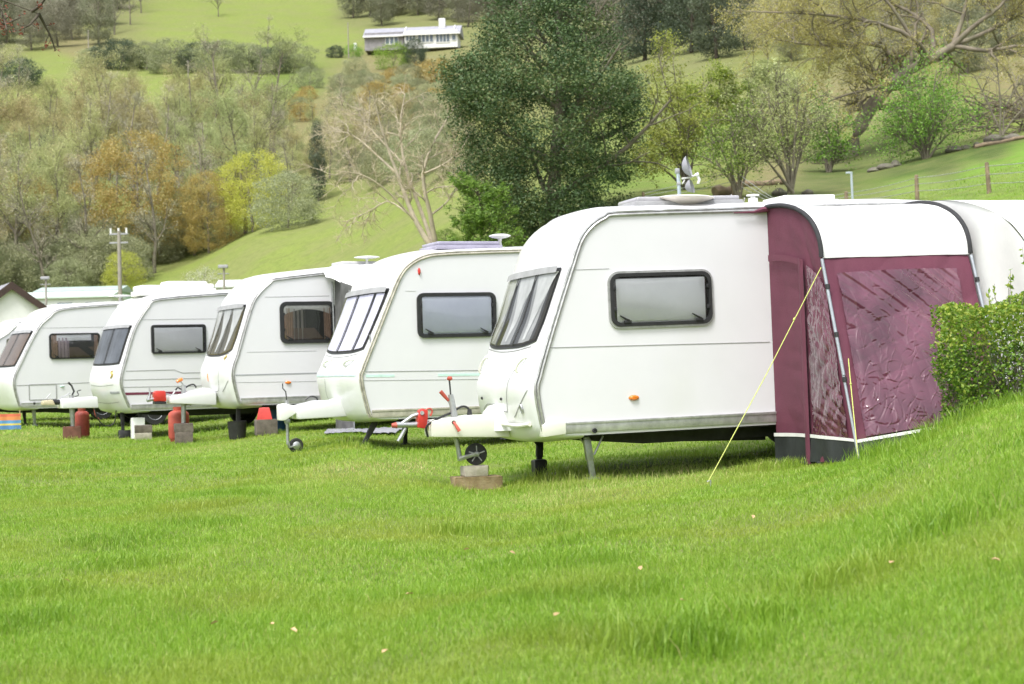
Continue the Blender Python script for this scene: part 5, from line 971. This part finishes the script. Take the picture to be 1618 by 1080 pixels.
one(30, 138, dbush[0], 46, 5, 'field_bush', 'dark green spreading bush at the left edge by the pasture', 'bush', wide=1.25)
for i, (x, y, h, k) in enumerate(((150, 108, 34, 0), (190, 109, 48, 1), (232, 110, 44, 0), (272, 114, 52, 2), (318, 113, 46, 1), (352, 114, 50, 0), (392, 114, 46, 2), (428, 114, 40, 1), (456, 111, 46, 0))):
    one(x, y, (dbush[0] if i in (1, 4, 7) else bush[k]), h, 5, 'hedgerow_bush', None, rot=i, wide=1.25); o = COL.objects[-1]
bushes = [o for o in COL.objects if o.name.startswith('hedgerow_bush')]
for o in bushes: tag(o, 'grey green rounded bush in the hedgerow across the upper pasture', 'bush', 'bushes of the upper hedgerow')
one(345, 26, bare_tree(8, 77, 300, .2, .2, 1.3, 12, bud=TWIG), 55, 8, 'bare_tree', 'lone pale leafless tree on the upper pasture', dmin=200)
one(424, 82, bt[5], 55, 13, 'bare_tree', 'faint lone bare tree just above the upper hedgerow', dmin=200)
# bushes round the bungalow
one(530, 91, dbush[1], 20, 5, 'garden_bush', 'small dark bush left of the hillside bungalow', 'bush', 200, wide=1.1)
one(558, 90, gbush[0], 20, 4, 'garden_bush', 'low bright green bush left of the bungalow', 'bush', 200, wide=1.1)
one(622, 108, gbush[1], 42, 4, 'garden_bush', 'large green bush in front of the bungalow', 'bush', 200, wide=.95)
one(655, 104, dbush[0], 44, 5, 'garden_bush', 'tall dark green bush in front of the bungalow doors', 'bush', 200, wide=.7)
one(688, 128, rust, 36, 4, 'garden_bush', 'rust coloured shrub below the bungalow', 'bush', 200, wide=1.1)
# woods along the top
def topleft(r):
    x = r.uniform(-40, 235); return x, r.uniform(-30, np.interp(x, [-40, 60, 150, 235], [100, 78, 74, 34]))
pts, r = scatter(topleft, 46, 24, 8)
for x, y in pts:
    plant('wood_tree', hit(x, y, 200), [wood[0], wood[1], bt[5]][r.choice(3, p=[.42, .28, .3])], 'grey brown tree of the wood at the upper left corner', 'tree', 'trees of the upper left wood', r.uniform(0, 6), r.uniform(.8, 1.1))
def topmid(r):
    x = r.uniform(556, 930); return x, r.uniform(-50, 44)
pts, r = scatter(topmid, 62, 19, 9)
for x, y in pts:
    plant('wood_tree', hit(x, y, 200), [wood[0], wood[1]][r.integers(2)], 'olive grey tree of the wood above the bungalow', 'tree', 'trees of the wood above the bungalow', r.uniform(0, 6), r.uniform(.7, 1.))
def topright(r):
    x = r.uniform(900, 1180); return x, r.uniform(-10, 100)
pts, r = scatter(topright, 34, 26, 10)
for x, y in pts:
    k = r.choice(3, p=[.6, .2, .2]); P = hit(x, y, 120)
    plant('wood_tree', P, [pine, wood[0], bt[6]][k], ['dark conifer in the plantation behind the holly tree', 'grey tree in the plantation behind the holly tree', 'bare tree in the plantation behind the holly tree'][k], 'tree', ['dark conifers of the plantation', 'grey trees of the plantation', 'bare trees of the plantation'][k], r.uniform(0, 6), r.uniform(.7, 1.) * (.75 if P[1] < 220 else 1))
def backright(r):
    x = r.uniform(1180, 1700); return x, r.uniform(20, 120)
pts, r = scatter(backright, 26, 46, 12)
for x, y in pts:
    plant('hill_tree', hit(x, y, 100), [wood[0], wood[1], bt[3], bt[4]][r.integers(4)], 'hazy tree on the hill behind the big oak', 'tree', 'trees on the hill behind the oak', r.uniform(0, 6), r.uniform(.4, .6))
def midscrub(r):
    x = r.uniform(520, 720); return x, r.uniform(185, 300)
pts, r = scatter(midscrub, 14, 36, 14)
for x, y in pts:
    plant('scrub_bush', hit(x, y, 100), bush[r.integers(3)], 'olive scrub bush on the bank behind the pale bare tree', 'bush', 'scrub on the bank behind the bare tree', r.uniform(0, 6), r.uniform(.5, .75))

def bracken(r):
    x = r.uniform(470, 735); return x, r.uniform(118, 200)
pts, r = scatter(bracken, 34, 20, 15)
for x, y in pts:
    k = r.integers(3); plant('scrub_bush', hit(x, y, 150), [rust, bush[0], bush[1]][k], 'small rust brown scrub bush on the bracken slope below the bungalow' if k == 0 else 'small grey green scrub bush on the bracken slope below the bungalow', 'bush', 'brown scrub below the bungalow' if k == 0 else 'grey scrub below the bungalow', r.uniform(0, 6), r.uniform(.35, .7))
# ---------------------------------------------------------------- the big holly tree
P0 = at(872, 376, 66); P0[2] = gz(P0[0], P0[1])
H = 11.2
r = np.random.default_rng(21)
T = branch(np.zeros((1, 3)), np.array([[.0, .0, 1]]), [H * .93], [.3], 10, .07, .08, .25, r)
L1 = branch(*sprout(*T, 26, .12, .96, 58, 12, .40, .5, .05, r), 6, .14, .06, .3, r); L2 = branch(*sprout(*L1, 7, .25, 1, 42, 14, .5, .5, .02, r), 5, .2, .05, .35, r)
c1 = crown([(-.01, 1.3), (.08, 2.2), (.2, 2.9), (.38, 3.3), (.52, 3.25), (.64, 2.6), (.76, 1.9), (.9, 1.2), (1., .3)], H, 1750, 72, .25, .10, -.24, .3, .26, .75, 5, .55, .4)
c2 = crown([(.42, .3), (.47, .9), (.55, 1.1), (.60, .5)], H, 90, 64, .25, .10, -.6, .3, .3, .9, 7, centre=[(.4, -2.7, -.4), (.6, -2.9, -.4)])
n1 = len(c1[0]); hol = (np.concatenate([c1[0], c2[0]]), np.concatenate([c1[1], c2[1] + n1])); tin = np.concatenate([c1[2], c2[2]])
plant('holly_tree', P0, [('trunk', tm('trunk', cat([tubes(*T, 9), tubes(*L1, 6), tubes(*L2, 4)]), BARK)), ('crown', tm('crown', hol, L_HOLLY, tin))], 'huge dark glossy evergreen tree towering behind the caravans', 'tree')

# ---------------------------------------------------------------- limbs drawn by hand, then sprouted
def limbs(base, D, paths, radii, k=9):
    """paths of (px,py,depth offset) -> polylines relative to base"""
    Ps, Rs = [], []
    for p, (r0, r1) in zip(paths, radii):
        w_ = np.array([at(x, y, D + dz) - base for x, y, dz in p]); Ps.append(spline(w_, k)); Rs.append(np.linspace(r0, r1, k))
    return np.array(Ps), np.array(Rs)
def handtree(name, base, D, paths, radii, m, label, bark, crownmat, leafn, leaf, seed, lens=(1.6, .8, .4), up=.04, twigmat=None, c='tree', spread=.06, ang=(45, 45, 40), wig=.2, t0=.3, tmin=.008, asp=.6):
    r = np.random.default_rng(seed); L0 = limbs(base, D, paths, radii)
    def nxt(L, mm, ln, an, minr, k, t0):
        b = sprout(*L, mm, t0, 1, an, 14, .5, .55, minr, r); ll = ln * r.uniform(.5, 1.3, len(b[2])); return branch(b[0], b[1], ll, b[3], k, wig, up, .35, r)
    L1 = nxt(L0, m[0], lens[0], ang[0], .02, 6, t0); L2 = nxt(L1, m[1], lens[1], ang[1], tmin * 1.5, 5, .2); L3 = nxt(L2, m[2], lens[2], ang[2], tmin, 4, .15)
    tr = tm('trunk', cat([tubes(*L0, 9), tubes(*L1, 6), tubes(*L2, 4)]), bark)
    tw = tubes(*L3, 3); ti = r.uniform(0, .35, len(tw[0])); P = tw
    parts = [('trunk', tr)]
    if twigmat: parts.append(('twigs', tm('twigs', tw, twigmat, r.uniform(0, 1, len(tw[0])))))
    if leafn:
        lv = leaves(along(L3, leafn, spread, r), leaf, asp, .2, r); parts.append(('crown', tm('crown', lv, crownmat, np.repeat(r.uniform(0, 1, leafn), 4))))
    return plant(name, base, parts, label, c)
b_ = gp(686, 394, 70)
pp = [[(686, 396, 0), (657, 350, 0), (628, 275, .3), (606, 215, .2), (592, 160, 0)], [(690, 396, 0), (680, 340, -.3), (668, 275, -.5), (690, 215, -.6), (722, 165, -.4)],
      [(688, 396, 0), (664, 330, .6), (640, 262, .8), (632, 200, 1), (640, 148, 1)], [(628, 275, .3), (590, 240, .6), (560, 215, .7), (520, 200, .5)], [(668, 275, -.5), (700, 260, -.8), (725, 240, -1), (742, 215, -1)],
      [(640, 262, .8), (610, 230, 1.4), (575, 190, 1.8), (560, 160, 1.8)], [(657, 350, 0), (610, 300, -.6), (570, 275, -1), (530, 270, -1.2)], [(680, 340, -.3), (705, 320, .5), (725, 290, .8), (738, 262, 1)], [(655, 345, 0), (615, 318, .6), (590, 330, .8), (560, 345, .8)]]
handtree('bare_tree', b_, 70, pp, [(.12, .02), (.11, .02), (.10, .02), (.055, .015), (.05, .015), (.05, .015), (.05, .015), (.045, .015), (.045, .015)], (10, 6, 6), 'pale tan leafless tree with many fine twigs left of the dark evergreen', BARKP, None, 0, .1, 31, (1.3, .7, .36), .0, TWIGP, wig=.26, tmin=.007)
b_ = gp(1340, 258, 88); D = 88
tk = [(1338, 262, 0), (1352, 215, 0), (1372, 175, -.2), (1418, 122, -.6), (1470, 94, -1), (1506, 72, -1)]
pp = [tk, [(1418, 122, -.6), (1404, 80, -.8), (1370, 68, -1), (1300, 72, -1), (1225, 62, -.6)], [(1506, 72, -1), (1540, 40, -1.5), (1582, 8, -2), (1610, -40, -2)], [(1506, 72, -1), (1560, 50, 0), (1620, 18, .5), (1700, -10, .5)],
      [(1506, 72, -1), (1560, 80, -1.5), (1620, 72, -2), (1700, 88, -2)], [(1470, 94, -1), (1474, 50, -.5), (1440, 20, 0), (1395, -2, .5), (1340, -30, .5)], [(1418, 122, -.6), (1385, 138, -1.4), (1335, 150, -2), (1280, 172, -2)],
      [(1470, 94, -1), (1440, 58, -2), (1380, 35, -2.6), (1290, 22, -3), (1190, 18, -3)], [(1506, 72, -1), (1528, 0, .4), (1520, -60, .6), (1500, -120, .6)], [(1440, 58, -2), (1400, 0, -2.4), (1340, -50, -2.8), (1270, -90, -3)], [(1370, 68, -1), (1330, 40, .6), (1270, 30, 1.6), (1200, 40, 2)], [(1560, 80, -1.5), (1590, 110, -2), (1610, 150, -2), (1640, 190, -2)]]
handtree('oak_tree', b_, D, pp, [(.46, .18), (.14, .03), (.15, .04), (.14, .04), (.13, .03), (.14, .03), (.10, .025), (.13, .03), (.14, .03), (.09, .02), (.08, .02), (.07, .02)], (15, 7, 6), 'spreading old oak with leaning trunk and tan opening buds at upper right', BARKO, leafmat('bud_oak', [(.34, .30, .09), (.46, .42, .13), (.54, .50, .17)], .35, 0), 95000, .08, 33, (2.3, 1.2, .55), .02, TWIG, spread=.1, wig=.24)
def thorn(px, py, D, tops, mat, n, leaf, seed, label, r0=.07, lens=(1., .6, .35), m=(9, 6, 5), bark=BARK, c='tree', spread=.08, name='thorn_tree'):
    b = gp(px, py, D); rr = np.random.default_rng(seed); pp = [[(px + rr.uniform(-4, 4), py + 2, 0), (px + (x - px) * .3 + rr.uniform(-4, 4), py + (y - py) * .4, dz * .4), (px + (x - px) * .72, py + (y - py) * .75, dz * .8), (x, y, dz)] for x, y, dz in tops]
    return handtree(name, b, D, pp, [(r0 * rr.uniform(.7, 1.1), .018)] * len(pp), m, label, bark, mat, n, leaf, seed, lens, .05, None, c, spread)
thorn(1250, 303, 66, [(1195, 210, .5), (1215, 165, -.5), (1240, 150, .4), (1262, 150, -.4), (1285, 185, .6), (1180, 175, -.6), (1225, 135, .6), (1275, 160, .2), (1200, 240, -.8)], BUD_G, 6500, .085, 41, 'multi stemmed thorn tree with thin grey green leaves behind the awning', m=(10, 6, 6))
thorn(1167, 310, 66, [(1135, 225, .3), (1155, 185, -.3), (1180, 190, .4), (1195, 225, -.4), (1130, 255, -.3)], L_SPRING, 4200, .085, 42, 'slim forked tree with fresh leaves behind the caravan aerial')
thorn(1086, 300, 72, [(1020, 120, .5), (1040, 85, -.5), (1065, 110, .5), (1090, 160, -.4), (1108, 205, .3), (1030, 185, .6), (1055, 230, -.6), (1012, 240, .3)], leafmat('leaf_limelight', [(.22, .27, .05), (.34, .38, .08), (.44, .46, .10)], .4, 0), 12000, .1, 43, 'tall yellow green leafy tree at the right edge of the dark evergreen', m=(11, 6, 5))
thorn(1312, 278, 80, [(1288, 212, .3), (1305, 188, -.3), (1325, 200, .3), (1330, 232, -.3), (1296, 232, .4)], L_GREEN, 3600, .11, 44, 'small bright green bushy tree beside the leaning oak trunk')
thorn(1462, 255, 76, [(1418, 195, .4), (1430, 165, -.5), (1450, 120, .5), (1480, 110, -.5), (1505, 150, .5), (1515, 195, -.5), (1440, 205, .8), (1480, 180, -.8), (1424, 215, .2)], L_GREEN, 9500, .10, 45, 'wide bright green thicket tree under the oak limbs', m=(8, 6, 5), spread=.3, lens=(1.3, .7, .4))
thorn(1582, 212, 74, [(1540, 120, .3), (1575, 90, -.3), (1610, 120, .3), (1640, 150, 0)], None, 0, .1, 46, 'bare brown sapling with crooked stems at the right edge', r0=.05, m=(5, 4, 3))
thorn(1205, 235, 100, [(1150, 150, .3), (1180, 120, -.3), (1210, 115, .3), (1240, 130, .3), (1170, 185, .4)], BUD_G, 7000, .13, 47, 'hazy green small tree standing behind the thorn trees', m=(10, 6, 5))
thorn(1125, 240, 100, [(1085, 140, .3), (1110, 115, -.3), (1140, 110, .3), (1160, 150, .3)], L_SPRING, 7000, .13, 48, 'light green small tree on the field behind the thorn trees', m=(10, 6, 5))
# young conifer in front of the holly
b_ = gp(762, 392, 62); r = np.random.default_rng(51); Hc = 3.2
T = branch(np.zeros((1, 3)), np.array([[0, 0, 1.]]), [Hc * .9], [.07], 7, .05, .1, .2, r); L1 = branch(*sprout(*T, 60, .05, .95, 72, 10, .42, .5, .02, r), 6, .1, .05, .3, r); L2 = branch(*sprout(*L1, 9, .2, 1, 40, 10, .4, .5, .008, r), 4, .12, .03, .4, r)
lv = leaves(along(L2, 15000, .05, r), .12, .35, .3, r)
plant('conifer_bush', b_, [('trunk', tm('trunk', cat([tubes(*T, 7), tubes(*L1, 5), tubes(*L2, 3)]), BARKD)), ('crown', tm('crown', lv, L_GREEN, np.repeat(r.uniform(0, 1, 15000), 4)))], 'young bright green feathery conifer in front of the dark evergreen', 'bush')
one(705, 396, gbush[0], 34, 4, 'low_shrub', 'low green shrub at the foot of the pale bare tree', 'bush', 50, wide=1.1)
# overhanging twig at the top left corner: the tree stands outside the frame
b_ = gp(-420, 700, 21)
pp = [[(-420, 705, 0), (-410, 450, 0), (-395, 150, .2), (-380, -150, .3)], [(-398, 200, .2), (-260, 90, .3), (-110, 10, .2), (20, 0, 0), (62, 22, 0)], [(-260, 90, .3), (-120, 60, .5), (-20, 42, .5), (30, 48, .5)]]
handtree('budding_tree', b_, 21, pp, [(.16, .05), (.05, .004), (.03, .003)], (5, 4, 3), 'red budded branch tip overhanging the top left corner', BARKD, leafmat('bud_red', [(.20, .06, .04), (.30, .10, .06)], .2, 0), 420, .035, 61, (.4, .16, .08), .0, None, spread=.01, t0=.55, tmin=.003)

# ---------------------------------------------------------------- hedge on the mound
hc = gp(1600, 628, 14.6); hc[2] = gz(hc[0] - .2, hc[1])
r = np.random.default_rng(66); n = 110000; X = r.uniform(-.56, 1.6, n); Y = r.uniform(-.42, .5, n); Z = r.uniform(-.12, 1.08, n)
k = lumpy(np.stack([X, Y, Z], 1), 5.5); top = .96 + .05 * np.sin(X * 6) + .04 * k + .09 * np.clip(X, 0, 1); edge = np.minimum.reduce([(X + .53 - .06 * k - .05 * np.cos(Z * 5)), (Y + .4 - .06 * k), (.46 - Y), (top - Z)])
keep = (edge > 0) & (r.uniform(0, 1, n) < np.exp(-edge / .12) + .05) & (k > -.75); C = np.stack([X, Y, Z], 1)[keep]
lv = leaves(C, .036, .62, .2, r)
st = np.stack([r.uniform(-.45, 1.5, 240), r.uniform(-.33, .38, 240), np.full(240, -.1)], 1)
S1 = branch(st, r.normal(0, .25, (240, 3)) + np.array([0, 0, 1]), r.uniform(.5, .9, 240), np.full(240, .006), 6, .15, .05, .4, r); S2 = branch(*sprout(*S1, 6, .2, 1, 50, 12, .35, .6, .002, r), 4, .2, .03, .5, r)
sh = np.array([[-.12, -.1, .9], [-.05, -.2, .92], [.06, -.15, .92], [.12, -.12, .94], [.15, -.2, .94], [.3, -.1, .97], [-.2, -.2, .9], [.02, .1, .92]]); Ls = np.array([.2, .28, .33, .45, .5, .2, .14, .2])
S3 = branch(sh, np.array([[-.2, 0, 1], [-.1, 0, 1], [.15, 0, 1], [.05, 0, 1], [.25, 0, 1], [.2, 0, 1], [-.3, 0, 1], [.1, 0, 1]]), Ls, np.full(8, .0035), 6, .08, .05, .4, r)
l3 = leaves(along(S3, 90, .012, r), .055, .45, 0, r)
hv = (np.concatenate([lv[0], l3[0]]), np.concatenate([lv[1], l3[1] + len(lv[0])]))
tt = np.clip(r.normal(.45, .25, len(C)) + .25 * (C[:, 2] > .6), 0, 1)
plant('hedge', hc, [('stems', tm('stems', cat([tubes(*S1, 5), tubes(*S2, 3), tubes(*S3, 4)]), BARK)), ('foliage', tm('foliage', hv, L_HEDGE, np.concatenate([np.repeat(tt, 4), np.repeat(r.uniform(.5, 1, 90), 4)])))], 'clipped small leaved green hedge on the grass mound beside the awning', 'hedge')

# ---------------------------------------------------------------- grass
GR = leafmat('grass_blade', [(.13, .255, .016), (.21, .375, .027), (.29, .45, .045), (.41, .53, .13), (.49, .45, .18)], .4, 0, patch=((.36, .38, .06), .5, .46, .6))
WORN = [(*at(30, 684, 36)[:2], 1.6), (*at(330, 700, 29)[:2], .8), (*at(660, 705, 21)[:2], .7), (*at(1080, 745, 18.3)[:2], .9), (*at(880, 770, 17)[:2], .9), (*at(540, 730, 20)[:2], .8)]
def blades(n, y0, y1, pw, hgt, wid, seed, xr=.33, lean=.55, region=None):
    r = np.random.default_rng(seed); Y = (r.uniform(0, 1, n) * (y1 ** pw - y0 ** pw) + y0 ** pw) ** (1 / pw); X = Y * r.uniform(-xr, xr, n)
    if region is not None: X, Y = region(r)
    n = len(X); Z = ground(X, Y)
    tuft = lumpy(np.stack([X, Y, 0 * X], 1), 1.6, 2.) * .5 + lumpy(np.stack([X, Y, 0 * X], 1), 5., 1.) * .5
    fine = np.clip((lumpy(np.stack([X, Y, 0 * X], 1), 2.3, 5.) - .35) / .3, 0, 1)
    h = hgt * (1 + .35 * tuft + .8 * fine) * r.uniform(.5, 1.35, n); ph = r.uniform(0, 6.28, n) ; ln = h * r.uniform(.15, lean * 1.6, n)
    ph = ph + .8 * np.sin(X * .9 + Y * .7); ld = np.stack([np.cos(ph), np.sin(ph), 0 * ph], 1); fa = r.uniform(0, 6.28, n); sd_ = np.stack([np.cos(fa), np.sin(fa), 0 * fa], 1) * (wid * r.uniform(.6, 1.3, n) * .5)[:, None]
    B = np.stack([X, Y, Z - .006], 1); up = np.array([0, 0, 1.]); Mi = B + up * (h * .6)[:, None] + ld * (ln * .35)[:, None]; Tp = B + up * h[:, None] + ld * ln[:, None]
    V = np.stack([B - sd_, B + sd_, Mi + sd_ * .75, Mi - sd_ * .75, Tp], 1).reshape(-1, 3); i = np.arange(n) * 5
    t = np.clip(r.beta(2, 3, n) * .8 + .12 * tuft - .10 * fine + (r.uniform(0, 1, n) < .03) * .5, 0, 1)
    for wx, wy, wr_ in WORN: t = np.minimum(t + .55 * np.exp(-(((X - wx) / wr_) ** 2 + ((Y - wy) / (wr_ * 2.2)) ** 2)) * (r.uniform(0, 1, n) < .7), 1)
    return V, np.stack([i, i + 1, i + 2, i + 3], 1), np.stack([i + 3, i + 2, i + 4], 1), np.repeat(t, 5)
def tufts(spots, n, hgt, rad, seed):
    r = np.random.default_rng(seed); cx = np.array(spots)
    def reg(rr): i = rr.integers(0, len(cx), n); return cx[i, 0] + rr.normal(0, rad, n) * 1.5, cx[i, 1] + rr.normal(0, rad, n)
    return blades(n, 1, 2, 1, hgt, .006, seed, region=reg, lean=.4)
sets = [blades(270000, 4.4, 10.5, 1.5, .044, .0036, 1, xr=.46), blades(240000, 10.5, 19.5, 1.4, .036, .0055, 2, xr=.42), blades(160000, 19.5, 36, 1.5, .036, .010, 3, xr=.36), blades(70000, 36, 60, 1.5, .05, .018, 4)]
TUFTS = [at(1490, 860, 9.2)[:2], at(1180, 945, 8.2)[:2], at(1330, 900, 8.8)[:2], at(1100, 1000, 7.6)[:2], at(720, 800, 14)[:2], at(1230, 715, 18)[:2], at(1400, 715, 16)[:2], at(1450, 690, 15.2)[:2], at(1500, 655, 14.6)[:2]]
sets += [tufts(TUFTS, 7000, .10, .12, 7)]
TF2 = [at(290, 690, 31)[:2], at(375, 683, 32)[:2], at(420, 685, 32)[:2], at(230, 680, 34)[:2], at(130, 690, 36)[:2], at(640, 690, 24)[:2], at(580, 690, 25)[:2], at(950, 745, 18.2)[:2], at(880, 735, 19.4)[:2], at(760, 770, 18.3)[:2], at(700, 690, 22)[:2], at(1070, 720, 21)[:2]]
sets += [tufts(TF2, 6000, .08, .22, 8)]
HG = [(hc[0] + a, hc[1] - .42 + b) for a in np.linspace(-.5, 1.4, 14) for b in (0, -.12)]
sets += [tufts(HG, 5000, .15, .09, 9)]
V, Q, Tn, ti, o = [], [], [], [], 0
for v, q, t3, t in sets: V.append(v); Q.append(q + o); Tn.append(t3 + o); ti.append(t); o += len(v)
tag(npmesh('grass', np.concatenate(V), [np.concatenate(Q), np.concatenate(Tn)], GR, tint=np.concatenate(ti)), 'short bright green lawn grass over the whole field', 'grass', kind='stuff')
# fallen petals / dead leaves on the lawn
lm = M('dead_leaf', (.55, .36, .2), .8, .3, 20)
for i, (x, y) in enumerate(((738, 880), (1190, 828), (810, 886), (430, 1002), (465, 1012), (1012, 912), (340, 1000), (1080, 965), (105, 930), (1410, 905), (648, 953), (1573, 902), (610, 1045), (880, 988))):
    P = hit(x, y, 5); rr = random.Random(i); bm = bmesh.new(); q = [bm.verts.new((a * .022, b_ * .022, c_ * .01)) for a, b_, c_ in ((-1, 0, .3), (-.3, .55, 1), (.6, .45, .6), (1.1, 0, 0), (.5, -.5, .8), (-.4, -.5, .5))]
    bm.faces.new(q[:4]); bm.faces.new((q[0], q[3], q[4], q[5])); o = fin('fallen_leaf', bm, lm); o.location = (P[0], P[1], P[2] + .05); o.rotation_euler = (rr.uniform(-.5, .5), rr.uniform(-.5, .5), rr.uniform(0, 6))
    tag(o, 'small dry tan leaf lying on the foreground lawn', 'leaf', 'dry leaves on the lawn')

for f in LATE: f()
